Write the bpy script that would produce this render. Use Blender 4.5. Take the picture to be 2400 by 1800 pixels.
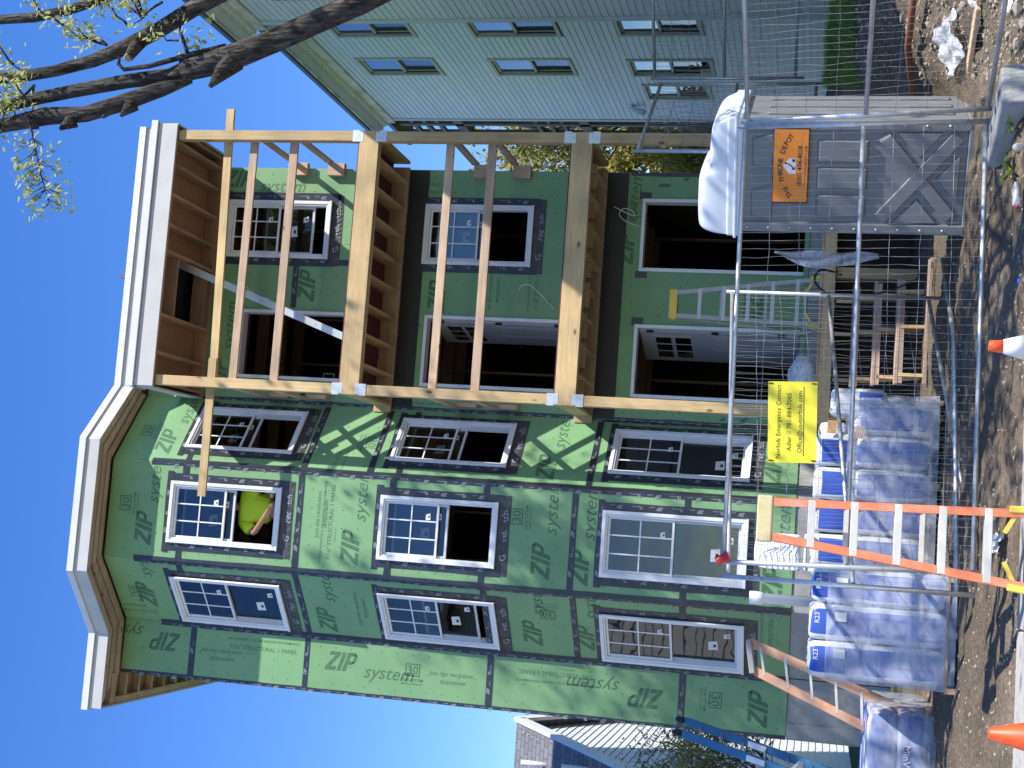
import bpy, math, random
from mathutils import Vector, Matrix, noise
scene = bpy.context.scene
for o in list(bpy.data.objects): bpy.data.objects.remove(o, do_unlink=True)

# ---------------------------------------------------------------- camera
# the phone was held on its side: picture right = world down, picture up = world right
cam = bpy.data.cameras.new('camera')
cam.lens = 48.0; cam.sensor_width = 36.0; cam.clip_start = 0.1; cam.clip_end = 900.0
CAM = bpy.data.objects.new('camera', cam); scene.collection.objects.link(CAM)
TH, RO, PS = 0.2226536, 0.0484017, -0.1032133
def _rot():
    c, s = math.cos, math.sin
    Rz = Matrix(((c(PS), -s(PS), 0), (s(PS), c(PS), 0), (0, 0, 1)))
    B = Matrix(((1, 0, 0), (0, 0, -1), (0, 1, 0)))
    Rx = Matrix(((1, 0, 0), (0, c(TH), s(TH)), (0, -s(TH), c(TH))))
    Rr = Matrix(((c(RO), -s(RO), 0), (s(RO), c(RO), 0), (0, 0, 1)))
    return Rr @ Rx @ B @ Rz.transposed()
_R = _rot()
rt, dn, fw = _R[0], _R[1], _R[2]
CAM.matrix_world = Matrix(((dn[0], rt[0], -fw[0], 0.0), (dn[1], rt[1], -fw[1], 0.0), (dn[2], rt[2], -fw[2], 1.48), (0, 0, 0, 1)))
scene.camera = CAM
scene.render.resolution_x = 1024; scene.render.resolution_y = 768

# ---------------------------------------------------------------- light
SUN_AZ, SUN_EL = math.radians(49.0), math.radians(48.0)      # right of the facade's normal, above the horizon
SUN = Vector((math.sin(SUN_AZ) * math.cos(SUN_EL), -math.cos(SUN_AZ) * math.cos(SUN_EL), math.sin(SUN_EL)))
world = bpy.data.worlds.new('World'); scene.world = world; world.use_nodes = True
wn = world.node_tree.nodes; wl = world.node_tree.links
sky = wn.new('ShaderNodeTexSky'); sky.sky_type = 'NISHITA'; sky.sun_disc = False
sky.sun_elevation = SUN_EL; sky.sun_rotation = math.atan2(SUN.x, SUN.y)
sky.altitude = 0.0; sky.air_density = 1.0; sky.dust_density = 0.0; sky.ozone_density = 1.6
bg = wn['Background']; bg.inputs['Strength'].default_value = 0.15
hsv = wn.new('ShaderNodeHueSaturation'); hsv.inputs['Saturation'].default_value = 1.34; hsv.inputs['Hue'].default_value = 0.515; hsv.inputs['Value'].default_value = 1.05      # the phone's blue, over the whole sky
wl.new(sky.outputs[0], hsv.inputs['Color']); wl.new(hsv.outputs[0], bg.inputs[0])
sl = bpy.data.lights.new('sun', 'SUN'); sl.energy = 4.4; sl.angle = math.radians(0.53); sl.color = (1.0, 0.955, 0.88)
so = bpy.data.objects.new('sun', sl); scene.collection.objects.link(so)
so.rotation_euler = SUN.to_track_quat('Z', 'Y').to_euler(); so.location = (30, -20, 40)
scene.view_settings.view_transform = 'Standard'; scene.view_settings.look = 'None'
scene.view_settings.exposure = 0.75; scene.view_settings.gamma = 1.0

# ---------------------------------------------------------------- helpers
COL = scene.collection
def rng(seed): return random.Random(seed)

class MB:
    """collects faces; build() links them as ONE mesh object"""
    def __init__(s): s.v = []; s.f = []; s.m = []; s.sm = []
    def add(s, vs, fs, m=0, smooth=False):
        b = len(s.v); s.v.extend([tuple(p) for p in vs])
        for f in fs: s.f.append(tuple(i + b for i in f)); s.m.append(m); s.sm.append(smooth)
        return s
    def hexa(s, p, m=0):     # p: 4 bottom, 4 top (both counter-clockwise seen from above)
        return s.add(p, [(3, 2, 1, 0), (4, 5, 6, 7), (0, 1, 5, 4), (1, 2, 6, 5), (2, 3, 7, 6), (3, 0, 4, 7)], m)
    def box(s, x0, x1, y0, y1, z0, z1, m=0):
        return s.hexa([(x0, y0, z0), (x1, y0, z0), (x1, y1, z0), (x0, y1, z0), (x0, y0, z1), (x1, y0, z1), (x1, y1, z1), (x0, y1, z1)], m)
    def bar(s, a, b, w, h, up=(0, 0, 1), m=0):
        a, b, up = Vector(a), Vector(b), Vector(up); d = (b - a).normalized(); x = d.cross(up)
        if x.length < 1e-4: x = d.cross(Vector((1, 0, 0)))
        x.normalize(); y = x.cross(d).normalized(); x *= w / 2; y *= h / 2
        return s.hexa([a - x - y, a + x - y, b + x - y, b - x - y, a - x + y, a + x + y, b + x + y, b - x + y], m)
    def tube(s, pts, r, n=8, m=0, cap=True, smooth=True):
        pts = [Vector(p) for p in pts]; k = len(pts); rs = r if isinstance(r, (list, tuple)) else [r] * k
        ref = None; vs = []; fs = []
        for i, p in enumerate(pts):
            d = (pts[min(i + 1, k - 1)] - pts[max(i - 1, 0)])
            d = d.normalized() if d.length > 1e-9 else Vector((0, 0, 1))
            if ref is None:
                ref = d.orthogonal().normalized()
            ref = (ref - d * ref.dot(d));
            ref = ref.normalized() if ref.length > 1e-6 else d.orthogonal().normalized()
            q = d.cross(ref)
            for j in range(n):
                a = 2 * math.pi * j / n; vs.append(p + (ref * math.cos(a) + q * math.sin(a)) * rs[i])
        for i in range(k - 1):
            for j in range(n):
                a = i * n + j; b = i * n + (j + 1) % n; fs.append((a, b, b + n, a + n))
        s.add(vs, fs, m, smooth)
        if cap:
            b = len(s.v) - len(vs)
            s.f.append(tuple(b + j for j in reversed(range(n)))); s.m.append(m); s.sm.append(False)
            s.f.append(tuple(b + (k - 1) * n + j for j in range(n))); s.m.append(m); s.sm.append(False)
        return s
    def prism(s, poly, fn, d0, d1, m=0):   # fn(a, b, depth) -> world
        n = len(poly); vs = [fn(a, b, d0) for a, b in poly] + [fn(a, b, d1) for a, b in poly]
        return s.add(vs, [tuple(range(n)), tuple(reversed(range(n, 2 * n)))] + [(i, i + n, (i + 1) % n + n, (i + 1) % n) for i in range(n)], m)
    def lathe(s, c, prof, n=20, m=0, axis=None, smooth=True):
        c = Vector(c); vs = []; fs = []
        Q = Vector(axis).to_track_quat('Z', 'Y').to_matrix() if axis else Matrix.Identity(3)
        for r, z in prof:
            for j in range(n):
                a = 2 * math.pi * j / n; vs.append(c + Q @ Vector((r * math.cos(a), r * math.sin(a), z)))
        for i in range(len(prof) - 1):
            for j in range(n):
                a = i * n + j; b = i * n + (j + 1) % n; fs.append((a, b, b + n, a + n))
        s.add(vs, fs, m, smooth)
        b = len(s.v) - len(vs)
        s.f.append(tuple(b + j for j in reversed(range(n)))); s.m.append(m); s.sm.append(False)
        s.f.append(tuple(b + (len(prof) - 1) * n + j for j in range(n))); s.m.append(m); s.sm.append(False)
        return s
    def quad(s, a, b, c, d, m=0): return s.add([a, b, c, d], [(0, 1, 2, 3)], m)
    def mesh(s, name, mats):
        me = bpy.data.meshes.new(name); me.from_pydata(s.v, [], s.f)
        for x in (mats if isinstance(mats, (list, tuple)) else [mats]): me.materials.append(x)
        me.polygons.foreach_set('material_index', s.m); me.polygons.foreach_set('use_smooth', s.sm)
        me.update(); return me
    def build(s, name, mats, parent=None, bevel=0, seg=1, subd=0):
        o = link(name, s.mesh(name, mats), parent)
        if bevel:
            b = o.modifiers.new('bevel', 'BEVEL'); b.width = bevel; b.segments = seg; b.limit_method = 'ANGLE'; b.angle_limit = math.radians(40)
        if subd:
            b = o.modifiers.new('subd', 'SUBSURF'); b.levels = subd; b.render_levels = subd
        return o

def link(name, data, parent=None):
    o = bpy.data.objects.new(name, data); COL.objects.link(o)
    if parent is not None:
        o.parent = parent; o.matrix_parent_inverse = PM[parent.name].inverted()
    PM[o.name] = Matrix.Identity(4)
    return o
PM = {}
def tag(o, label=None, cat=None, group=None, kind=None):
    if label: o['label'] = label
    if cat: o['category'] = cat
    if group: o['group'] = group
    if kind: o['kind'] = kind
    return o
def thing(name, label, cat, loc, group=None):
    o = bpy.data.objects.new(name, None); COL.objects.link(o); o.empty_display_size = 0.1
    o.location = loc; PM[o.name] = Matrix.Translation(Vector(loc))
    return tag(o, label, cat, group)
def copy_tree(o, parent=None):
    c = o.copy(); COL.objects.link(c); PM[c.name] = PM[o.name].copy()
    if parent is not None: c.parent = parent
    for ch in o.children: copy_tree(ch, c)
    return c
FONTS = {}
def text_mesh(body, size=1.0, shear=0.0, bold=0.0, align='LEFT', space=1.0):
    """flat text as (verts, faces) in its own plane: x right, y up"""
    key = (body, shear, bold, align, space)
    if key not in FONTS:
        cu = bpy.data.curves.new('t', 'FONT'); cu.body = body; cu.size = 1.0; cu.shear = shear; cu.offset = bold
        cu.align_x = align; cu.resolution_u = 2; cu.space_character = space
        ob = bpy.data.objects.new('t', cu); COL.objects.link(ob)
        me = bpy.data.meshes.new_from_object(ob.evaluated_get(bpy.context.evaluated_depsgraph_get()))
        FONTS[key] = ([tuple(v.co[:2]) for v in me.vertices], [tuple(p.vertices) for p in me.polygons])
        bpy.data.objects.remove(ob); bpy.data.curves.remove(cu); bpy.data.meshes.remove(me)
    vs, fs = FONTS[key]
    return [(x * size, y * size) for x, y in vs], fs

# ---------------------------------------------------------------- materials
def newmat(name):
    m = bpy.data.materials.new(name); m.use_nodes = True
    return m, m.node_tree.nodes, m.node_tree.links, m.node_tree.nodes['Principled BSDF']
def ramp(N, stops):
    r = N.new('ShaderNodeValToRGB'); e = r.color_ramp.elements
    while len(e) < len(stops): e.new(0.5)
    for i, (p, c) in enumerate(stops): e[i].position = p; e[i].color = (c[0], c[1], c[2], 1) if not isinstance(c, float) else (c, c, c, 1)
    return r
def mat(name, c1, c2=None, scale=4.0, rough=0.6, metal=0.0, stretch=(1, 1, 1), bump=0.0, bscale=None, detail=6, spec=0.5, rand=0.0, c3=None, coat=0.0):
    """noise-varied principled material in object space (= world space here)"""
    m, N, L, B = newmat(name); B.inputs['Roughness'].default_value = rough; B.inputs['Metallic'].default_value = metal
    B.inputs['Specular IOR Level'].default_value = spec
    if coat: B.inputs['Coat Weight'].default_value = coat
    tc = N.new('ShaderNodeTexCoord'); mp = N.new('ShaderNodeMapping'); mp.inputs['Scale'].default_value = stretch
    L.new(tc.outputs['Object'], mp.inputs[0])
    nz = N.new('ShaderNodeTexNoise'); nz.inputs['Scale'].default_value = scale; nz.inputs['Detail'].default_value = detail; nz.inputs['Roughness'].default_value = 0.62
    L.new(mp.outputs[0], nz.inputs['Vector'])
    c2 = c2 or tuple(x * 0.8 for x in c1)
    st = [(0.3, c1), (0.7, c2)] if c3 is None else [(0.28, c1), (0.5, c2), (0.72, c3)]
    r = ramp(N, st); L.new(nz.outputs['Fac'], r.inputs[0]); out = r.outputs[0]
    if rand:
        oi = N.new('ShaderNodeObjectInfo'); hs = N.new('ShaderNodeHueSaturation')
        ma = N.new('ShaderNodeMapRange'); ma.inputs[3].default_value = 1 - rand; ma.inputs[4].default_value = 1 + rand
        L.new(oi.outputs['Random'], ma.inputs[0]); L.new(ma.outputs[0], hs.inputs['Value']); L.new(out, hs.inputs['Color']); out = hs.outputs[0]
        mp.inputs['Location'].default_value = (0, 0, 0)
        va = N.new('ShaderNodeVectorMath'); va.operation = 'SCALE'; va.inputs[3].default_value = 37.0
        cb = N.new('ShaderNodeCombineXYZ'); [L.new(oi.outputs['Random'], cb.inputs[i]) for i in range(3)]
        L.new(cb.outputs[0], va.inputs[0]); ad = N.new('ShaderNodeVectorMath'); L.new(tc.outputs['Object'], ad.inputs[0]); L.new(va.outputs[0], ad.inputs[1])
        L.new(ad.outputs[0], mp.inputs[0])
    L.new(out, B.inputs['Base Color'])
    if bump:
        n2 = N.new('ShaderNodeTexNoise'); n2.inputs['Scale'].default_value = bscale or scale * 3; n2.inputs['Detail'].default_value = 5
        L.new(mp.outputs[0], n2.inputs['Vector']); bp = N.new('ShaderNodeBump'); bp.inputs['Strength'].default_value = min(1, bump); bp.inputs['Distance'].default_value = 0.02
        L.new(n2.outputs['Fac'], bp.inputs['Height']); L.new(bp.outputs[0], B.inputs['Normal'])
    return m
def wood(name, c1, c2, knots, axis, rough=0.7, rand=0.12):
    """planed lumber: streaks along one axis, knots"""
    st = [14.0, 14.0, 14.0]; st[axis] = 0.9
    m, N, L, B = newmat(name); B.inputs['Roughness'].default_value = rough
    tc = N.new('ShaderNodeTexCoord'); oi = N.new('ShaderNodeObjectInfo')
    va = N.new('ShaderNodeVectorMath'); va.operation = 'SCALE'; va.inputs[3].default_value = 23.0
    cb = N.new('ShaderNodeCombineXYZ'); [L.new(oi.outputs['Random'], cb.inputs[i]) for i in range(3)]; L.new(cb.outputs[0], va.inputs[0])
    ad = N.new('ShaderNodeVectorMath'); L.new(tc.outputs['Object'], ad.inputs[0]); L.new(va.outputs[0], ad.inputs[1])
    mp = N.new('ShaderNodeMapping'); mp.inputs['Scale'].default_value = st; L.new(ad.outputs[0], mp.inputs[0])
    nz = N.new('ShaderNodeTexNoise'); nz.inputs['Scale'].default_value = 2.2; nz.inputs['Detail'].default_value = 7; nz.inputs['Distortion'].default_value = 0.6
    L.new(mp.outputs[0], nz.inputs['Vector']); r = ramp(N, [(0.32, c1), (0.66, c2)]); L.new(nz.outputs['Fac'], r.inputs[0])
    big = N.new('ShaderNodeTexNoise'); big.inputs['Scale'].default_value = 1.7; big.inputs['Detail'].default_value = 3; L.new(ad.outputs[0], big.inputs['Vector'])
    br = ramp(N, [(0.35, (0.78, 0.78, 0.8)), (0.65, (1.08, 1.05, 1.0))]); L.new(big.outputs['Fac'], br.inputs[0])
    mx = N.new('ShaderNodeMix'); mx.data_type = 'RGBA'; mx.blend_type = 'MULTIPLY'; mx.inputs[0].default_value = 1
    L.new(r.outputs[0], mx.inputs[6]); L.new(br.outputs[0], mx.inputs[7])
    vo = N.new('ShaderNodeTexVoronoi'); vo.inputs['Scale'].default_value = 1.0; vo.inputs['Randomness'].default_value = 1.0
    s2 = [4.5, 4.5, 4.5]; s2[axis] = 2.2; m2 = N.new('ShaderNodeMapping'); m2.inputs['Scale'].default_value = s2; L.new(ad.outputs[0], m2.inputs[0]); L.new(m2.outputs[0], vo.inputs['Vector'])
    kr = ramp(N, [(0.06, 1.0), (0.13, 0.0)]); L.new(vo.outputs['Distance'], kr.inputs[0])
    mk = N.new('ShaderNodeMix'); mk.data_type = 'RGBA'; L.new(kr.outputs[0], mk.inputs[0]); L.new(mx.outputs[2], mk.inputs[6]); mk.inputs[7].default_value = (*knots, 1)
    hs = N.new('ShaderNodeHueSaturation'); ma = N.new('ShaderNodeMapRange'); ma.inputs[3].default_value = 1 - rand; ma.inputs[4].default_value = 1 + rand
    L.new(oi.outputs['Random'], ma.inputs[0]); L.new(ma.outputs[0], hs.inputs['Value']); L.new(mk.outputs[2], hs.inputs['Color']); L.new(hs.outputs[0], B.inputs['Base Color'])
    bp = N.new('ShaderNodeBump'); bp.inputs['Strength'].default_value = 0.25; bp.inputs['Distance'].default_value = 0.004; L.new(nz.outputs['Fac'], bp.inputs['Height']); L.new(bp.outputs[0], B.inputs['Normal'])
    return m
def glass(name, tint=(0.55, 0.6, 0.6), fac=0.0, rough=0.02):
    m, N, L, B = newmat(name); N.remove(B); out = N['Material Output']
    tr = N.new('ShaderNodeBsdfTransparent'); tr.inputs[0].default_value = (*tint, 1)
    gl = N.new('ShaderNodeBsdfGlossy'); gl.inputs['Roughness'].default_value = rough; gl.inputs[0].default_value = (0.95, 0.97, 1, 1)
    fr = N.new('ShaderNodeFresnel'); fr.inputs[0].default_value = 1.75
    tc = N.new('ShaderNodeTexCoord'); nz = N.new('ShaderNodeTexNoise'); nz.inputs['Scale'].default_value = 2.5; nz.inputs['Detail'].default_value = 1
    L.new(tc.outputs['Object'], nz.inputs['Vector']); bp = N.new('ShaderNodeBump'); bp.inputs['Strength'].default_value = 0.12; bp.inputs['Distance'].default_value = 0.03
    L.new(nz.outputs['Fac'], bp.inputs['Height']); L.new(bp.outputs[0], gl.inputs['Normal'])
    ad = N.new('ShaderNodeMath'); ad.operation = 'ADD'; ad.use_clamp = True; ad.inputs[1].default_value = fac; L.new(fr.outputs[0], ad.inputs[0])
    mx = N.new('ShaderNodeMixShader'); L.new(ad.outputs[0], mx.inputs[0]); L.new(tr.outputs[0], mx.inputs[1]); L.new(gl.outputs[0], mx.inputs[2])
    L.new(mx.outputs[0], out.inputs[0]); return m
def film(name, col, alpha, rough=0.25, bump=0.6, sc=7.0):
    """thin plastic film: partly see-through, shiny, crumpled"""
    m, N, L, B = newmat(name); out = N['Material Output']
    B.inputs['Base Color'].default_value = (*col, 1); B.inputs['Roughness'].default_value = rough
    tc = N.new('ShaderNodeTexCoord'); nz = N.new('ShaderNodeTexNoise'); nz.inputs['Scale'].default_value = sc; nz.inputs['Detail'].default_value = 6; nz.inputs['Distortion'].default_value = 1.2
    mp = N.new('ShaderNodeMapping'); mp.inputs['Scale'].default_value = (1.0, 1.0, 2.2); L.new(tc.outputs['Object'], mp.inputs[0]); L.new(mp.outputs[0], nz.inputs['Vector'])
    bp = N.new('ShaderNodeBump'); bp.inputs['Strength'].default_value = bump; bp.inputs['Distance'].default_value = 0.03; L.new(nz.outputs['Fac'], bp.inputs['Height']); L.new(bp.outputs[0], B.inputs['Normal'])
    tr = N.new('ShaderNodeBsdfTransparent'); mx = N.new('ShaderNodeMixShader')
    r = ramp(N, [(0.35, alpha * 0.6), (0.65, min(1.0, alpha * 1.5))]); L.new(nz.outputs['Fac'], r.inputs[0]); L.new(r.outputs[0], mx.inputs[0])
    L.new(tr.outputs[0], mx.inputs[1]); L.new(B.outputs[0], mx.inputs[2]); L.new(mx.outputs[0], out.inputs[0]); return m

M = {}
M['zip'] = mat('zip_green', (0.16, 0.315, 0.145), (0.2, 0.37, 0.175), 1.6, 0.55, rand=0.06, bump=0.05, bscale=60)
M['zipprint'] = mat('zip_print', (0.05, 0.125, 0.058), (0.085, 0.19, 0.09), 22, 0.6)
M['tape'] = mat('flashing_tape', (0.018, 0.022, 0.032), (0.035, 0.04, 0.055), 6, 0.38, bump=0.3, bscale=14)
M['tapeprint'] = mat('tape_print', (0.17, 0.18, 0.2), (0.34, 0.36, 0.39), 18, 0.5)
M['stretch'] = mat('stretch_tape', (0.03, 0.03, 0.034), (0.075, 0.075, 0.08), 9, 0.42, bump=0.8, bscale=22)
M['vinyl'] = mat('white_vinyl', (0.78, 0.79, 0.8), (0.72, 0.73, 0.75), 5, 0.35)
M['vinyl2'] = mat('grey_white_vinyl', (0.62, 0.63, 0.66), (0.55, 0.56, 0.6), 5, 0.4)
M['glass'] = glass('window_glass')
M['glass2'] = glass('window_glass_neighbour', (0.35, 0.38, 0.4), 0.1)
M['sticker'] = mat('sticker', (0.75, 0.75, 0.72), (0.65, 0.65, 0.65), 20, 0.6)
M['black'] = mat('black_print', (0.012, 0.012, 0.014), (0.02, 0.02, 0.022), 10, 0.6)
M['dark'] = mat('membrane_black', (0.01, 0.01, 0.012), (0.022, 0.022, 0.025), 6, 0.5, bump=0.3)
PT = ((0.5, 0.345, 0.16), (0.62, 0.455, 0.235), (0.17, 0.085, 0.03))
for i, a in enumerate('xyz'):
    M['pt' + a] = wood('treated_lumber_' + a, *PT, i)
    M['rail' + a] = wood('weathered_rail_' + a, (0.46, 0.31, 0.2), (0.6, 0.44, 0.31), (0.16, 0.09, 0.05), i)
    M['stud' + a] = wood('stud_lumber_' + a, (0.36, 0.22, 0.12), (0.46, 0.3, 0.17), (0.12, 0.06, 0.03), i)
M['tread'] = wood('worn_tread', (0.36, 0.25, 0.18), (0.55, 0.42, 0.33), (0.12, 0.08, 0.05), 0)
M['osb'] = mat('osb', (0.30, 0.15, 0.075), (0.43, 0.25, 0.13), 26, 0.8, stretch=(1, 1, 1), c3=(0.24, 0.11, 0.05), bump=0.2)
M['redply'] = mat('red_plywood', (0.10, 0.03, 0.032), (0.15, 0.05, 0.05), 5, 0.7, stretch=(8, 1, 1))
M['galv'] = mat('galvanised_steel', (0.5, 0.52, 0.54), (0.62, 0.64, 0.66), 14, 0.45, 0.55, c3=(0.42, 0.45, 0.47))
M['pipe'] = mat('galvanised_pipe', (0.52, 0.53, 0.53), (0.66, 0.66, 0.65), 9, 0.42, 0.6, c3=(0.4, 0.4, 0.39))
M['wire'] = mat('galvanised_wire', (0.3, 0.3, 0.295), (0.42, 0.42, 0.41), 12, 0.45, 0.5)
M['alu'] = mat('aluminium', (0.6, 0.61, 0.62), (0.72, 0.73, 0.74), 8, 0.35, 0.6)
M['conc'] = mat('concrete', (0.27, 0.265, 0.25), (0.36, 0.355, 0.335), 2.5, 0.9, c3=(0.22, 0.215, 0.2), bump=0.25, bscale=25)
M['fascia'] = mat('fascia_board', (0.46, 0.455, 0.44), (0.53, 0.525, 0.505), 3, 0.55)
M['drip'] = mat('drip_edge', (0.6, 0.6, 0.59), (0.68, 0.68, 0.67), 3, 0.4)
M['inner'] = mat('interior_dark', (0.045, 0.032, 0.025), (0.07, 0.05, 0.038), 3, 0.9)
M['doorwhite'] = mat('door_white', (0.42, 0.43, 0.46), (0.38, 0.39, 0.42), 3, 0.4)
# ---------------------------------------------------------------- ground
def lerp_tab(t, tab):
    if t <= tab[0][0]: return tab[0][1]
    for (a, b), (c, d) in zip(tab, tab[1:]):
        if t <= c: return b + (d - b) * (t - a) / (c - a)
    return tab[-1][1]
def sstep(t): t = max(0.0, min(1.0, t)); return t * t * (3 - 2 * t)
GTAB = [(-300, -0.2), (6.6, -0.2), (6.9, -0.12), (10.28, -0.06), (10.36, 0.055), (11.5, 0.2), (12.5, 0.24), (14, 0.27), (16.4, 0.33), (19, 0.4), (28, 0.45), (300, 0.45)]
def gh0(x, y):
    z = lerp_tab(y, GTAB)
    if y > 10.4: z += 1.15 * sstep((x - 4.05 - 0.02 * (y - 12)) / 1.7) * max(0.0, min(1.0, (y - 10.5) / 7.0))
    return z
def gh(x, y):
    z = gh0(x, y)
    if y > 10.33 and -12 < x < 14 and y < 30:
        b = 1 + 2.2 * sstep((x - 3.9) / 1.2)
        z += b * (0.035 * noise.noise((x * 1.6, y * 1.6, 0)) + 0.022 * noise.noise((x * 4.5, y * 4.5, 3)) + 0.012 * noise.noise((x * 12, y * 12, 7)))
        # ruts of dumped loam running along the fence line
        if y < 13.2: z += 0.035 * noise.noise((x * 0.7, y * 6.0, 11)) * sstep((y - 10.35) / 0.3)
    return z
def axis_vals(lo, hi, step, far):
    v = []; x = lo
    while x < hi: v.append(x); x += step
    v.append(hi); a = lo; st = step
    while a > -far: st *= 1.45; a -= st; v.insert(0, a)
    a = hi; st = step
    while a < far: st *= 1.45; a += st; v.append(a)
    return v
xs = axis_vals(-3.6, 8.2, 0.055, 320); ys = axis_vals(10.25, 16.6, 0.05, 320)
gm = MB(); gv = [(x, y, gh(x, y)) for y in ys for x in xs]; nx = len(xs)
gm.add(gv, [(j * nx + i, j * nx + i + 1, (j + 1) * nx + i + 1, (j + 1) * nx + i) for j in range(len(ys) - 1) for i in range(nx - 1)], 0, True)
def dirt_mat():
    m, N, L, B = newmat('dirt_ground'); B.inputs['Roughness'].default_value = 0.95; B.inputs['Specular IOR Level'].default_value = 0.2
    tc = N.new('ShaderNodeTexCoord')
    a = N.new('ShaderNodeTexNoise'); a.inputs['Scale'].default_value = 1.3; a.inputs['Detail'].default_value = 9; a.inputs['Roughness'].default_value = 0.7
    b = N.new('ShaderNodeTexNoise'); b.inputs['Scale'].default_value = 26; b.inputs['Detail'].default_value = 6
    for n in (a, b): L.new(tc.outputs['Object'], n.inputs['Vector'])
    r1 = ramp(N, [(0.3, (0.085, 0.066, 0.047)), (0.5, (0.145, 0.116, 0.083)), (0.7, (0.225, 0.185, 0.135))]); L.new(a.outputs['Fac'], r1.inputs[0])
    r2 = ramp(N, [(0.3, (0.62, 0.6, 0.58)), (0.62, (1.12, 1.1, 1.08))]); L.new(b.outputs['Fac'], r2.inputs[0])
    mx = N.new('ShaderNodeMix'); mx.data_type = 'RGBA'; mx.blend_type = 'MULTIPLY'; mx.inputs[0].default_value = 1; L.new(r1.outputs[0], mx.inputs[6]); L.new(r2.outputs[0], mx.inputs[7])
    vo = N.new('ShaderNodeTexVoronoi'); vo.inputs['Scale'].default_value = 34; L.new(tc.outputs['Object'], vo.inputs['Vector'])
    vc = ramp(N, [(0.1, 1.0), (0.22, 0.0)]); L.new(vo.outputs['Distance'], vc.inputs[0])
    pm = N.new('ShaderNodeMath'); pm.operation = 'MULTIPLY'; sp = N.new('ShaderNodeSeparateColor'); L.new(vo.outputs['Color'], sp.inputs[0])
    gt = N.new('ShaderNodeMath'); gt.operation = 'GREATER_THAN'; gt.inputs[1].default_value = 0.62; L.new(sp.outputs[0], gt.inputs[0]); L.new(gt.outputs[0], pm.inputs[0]); L.new(vc.outputs[0], pm.inputs[1])
    m2 = N.new('ShaderNodeMix'); m2.data_type = 'RGBA'; L.new(pm.outputs[0], m2.inputs[0]); L.new(mx.outputs[2], m2.inputs[6]); m2.inputs[7].default_value = (0.33, 0.28, 0.215, 1)
    # grass beyond the lots
    gx = N.new('ShaderNodeSeparateXYZ'); L.new(tc.outputs['Object'], gx.inputs[0]); gr = N.new('ShaderNodeMapRange'); gr.inputs[1].default_value = 17.5; gr.inputs[2].default_value = 19.5; L.new(gx.outputs['Y'], gr.inputs[0])
    m3 = N.new('ShaderNodeMix'); m3.data_type = 'RGBA'; L.new(gr.outputs[0], m3.inputs[0]); L.new(m2.outputs[2], m3.inputs[6]); m3.inputs[7].default_value = (0.07, 0.11, 0.035, 1)
    L.new(m3.outputs[2], B.inputs['Base Color'])
    c = N.new('ShaderNodeTexNoise'); c.inputs['Scale'].default_value = 45; c.inputs['Detail'].default_value = 8; L.new(tc.outputs['Object'], c.inputs['Vector'])
    ad = N.new('ShaderNodeMath'); L.new(c.outputs['Fac'], ad.inputs[0]); L.new(pm.outputs[0], ad.inputs[1])
    bp = N.new('ShaderNodeBump'); bp.inputs['Strength'].default_value = 0.9; bp.inputs['Distance'].default_value = 0.02; L.new(ad.outputs[0], bp.inputs['Height']); L.new(bp.outputs[0], B.inputs['Normal'])
    return m
M['dirt'] = dirt_mat()
tag(gm.build('ground', M['dirt']), kind='structure')
M['walk'] = mat('sidewalk_concrete', (0.36, 0.335, 0.3), (0.45, 0.42, 0.375), 7, 0.9, c3=(0.29, 0.27, 0.245), bump=0.4, bscale=50)
M['asph'] = mat('asphalt', (0.06, 0.06, 0.062), (0.1, 0.1, 0.1), 40, 0.9, c3=(0.15, 0.148, 0.14), bump=0.6, bscale=70)
wk = MB()
for k in range(-8, 4):
    wk.box(k * 1.5 + 0.006 - 2.0, k * 1.5 + 1.494 - 2.0, 7.2, 10.33 + 0.02 * (k % 3), -0.1, 0.052 - 0.002 * (k % 2))
tag(wk.build('sidewalk', M['walk'], bevel=0.01), kind='structure')
tag(MB().box(4.0, 14, 7.2, 10.36, -0.1, 0.06).build('driveway_apron', M['asph'], bevel=0.02), kind='structure')
tag(MB().box(-80, 80, 7.0, 7.19, -0.3, 0.05).build('kerb', M['conc'], bevel=0.02), kind='structure')
tag(MB().box(-120, 120, -9, 7.0, -0.4, -0.09).build('road', M['asph']), kind='structure')

# ---------------------------------------------------------------- the house
HZ0, HZ1 = 1.73, 11.57
WALLS = dict(flat=((-2.65, 19.2), (-1.843, 19.2)), bayl=((-1.843, 19.2), (-0.908, 18.35)), bayf=((-0.908, 18.35), (0.525, 18.35)),
             bayr=((0.525, 18.35), (1.536, 19.2)), porch=((1.536, 19.2), (5.146, 19.2)), right=((5.146, 19.2), (5.146, 26.6)), left=((-2.65, 26.6), (-2.65, 19.2)))
def frame_of(w):
    a, b = Vector(WALLS[w][0]), Vector(WALLS[w][1]); t = (b - a).normalized(); n = Vector((t.y, -t.x)); Ln = (b - a).length
    def fn(s, z, d=0.0): p = a + t * s + n * d; return (p.x, p.y, z)
    return fn, Ln
def wbox(mb, fn, s0, s1, z0, z1, d0, d1, m=0):   # d0 = inner, d1 = outer (proud)
    mb.hexa([fn(s0, z0, d1), fn(s1, z0, d1), fn(s1, z0, d0), fn(s0, z0, d0), fn(s0, z1, d1), fn(s1, z1, d1), fn(s1, z1, d0), fn(s0, z1, d0)], m)
def cut(rects, op):
    out = []
    for (a, b, c, d) in rects:
        p, q, r, s = op
        if p >= b or q <= a or r >= d or s <= c: out.append((a, b, c, d)); continue
        if p > a: out.append((a, p, c, d))
        if q < b: out.append((q, b, c, d))
        a2, b2 = max(a, p), min(b, q)
        if r > c: out.append((a2, b2, c, r))
        if s < d: out.append((a2, b2, s, d))
    return out
OPEN = {w: [] for w in WALLS}
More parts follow.
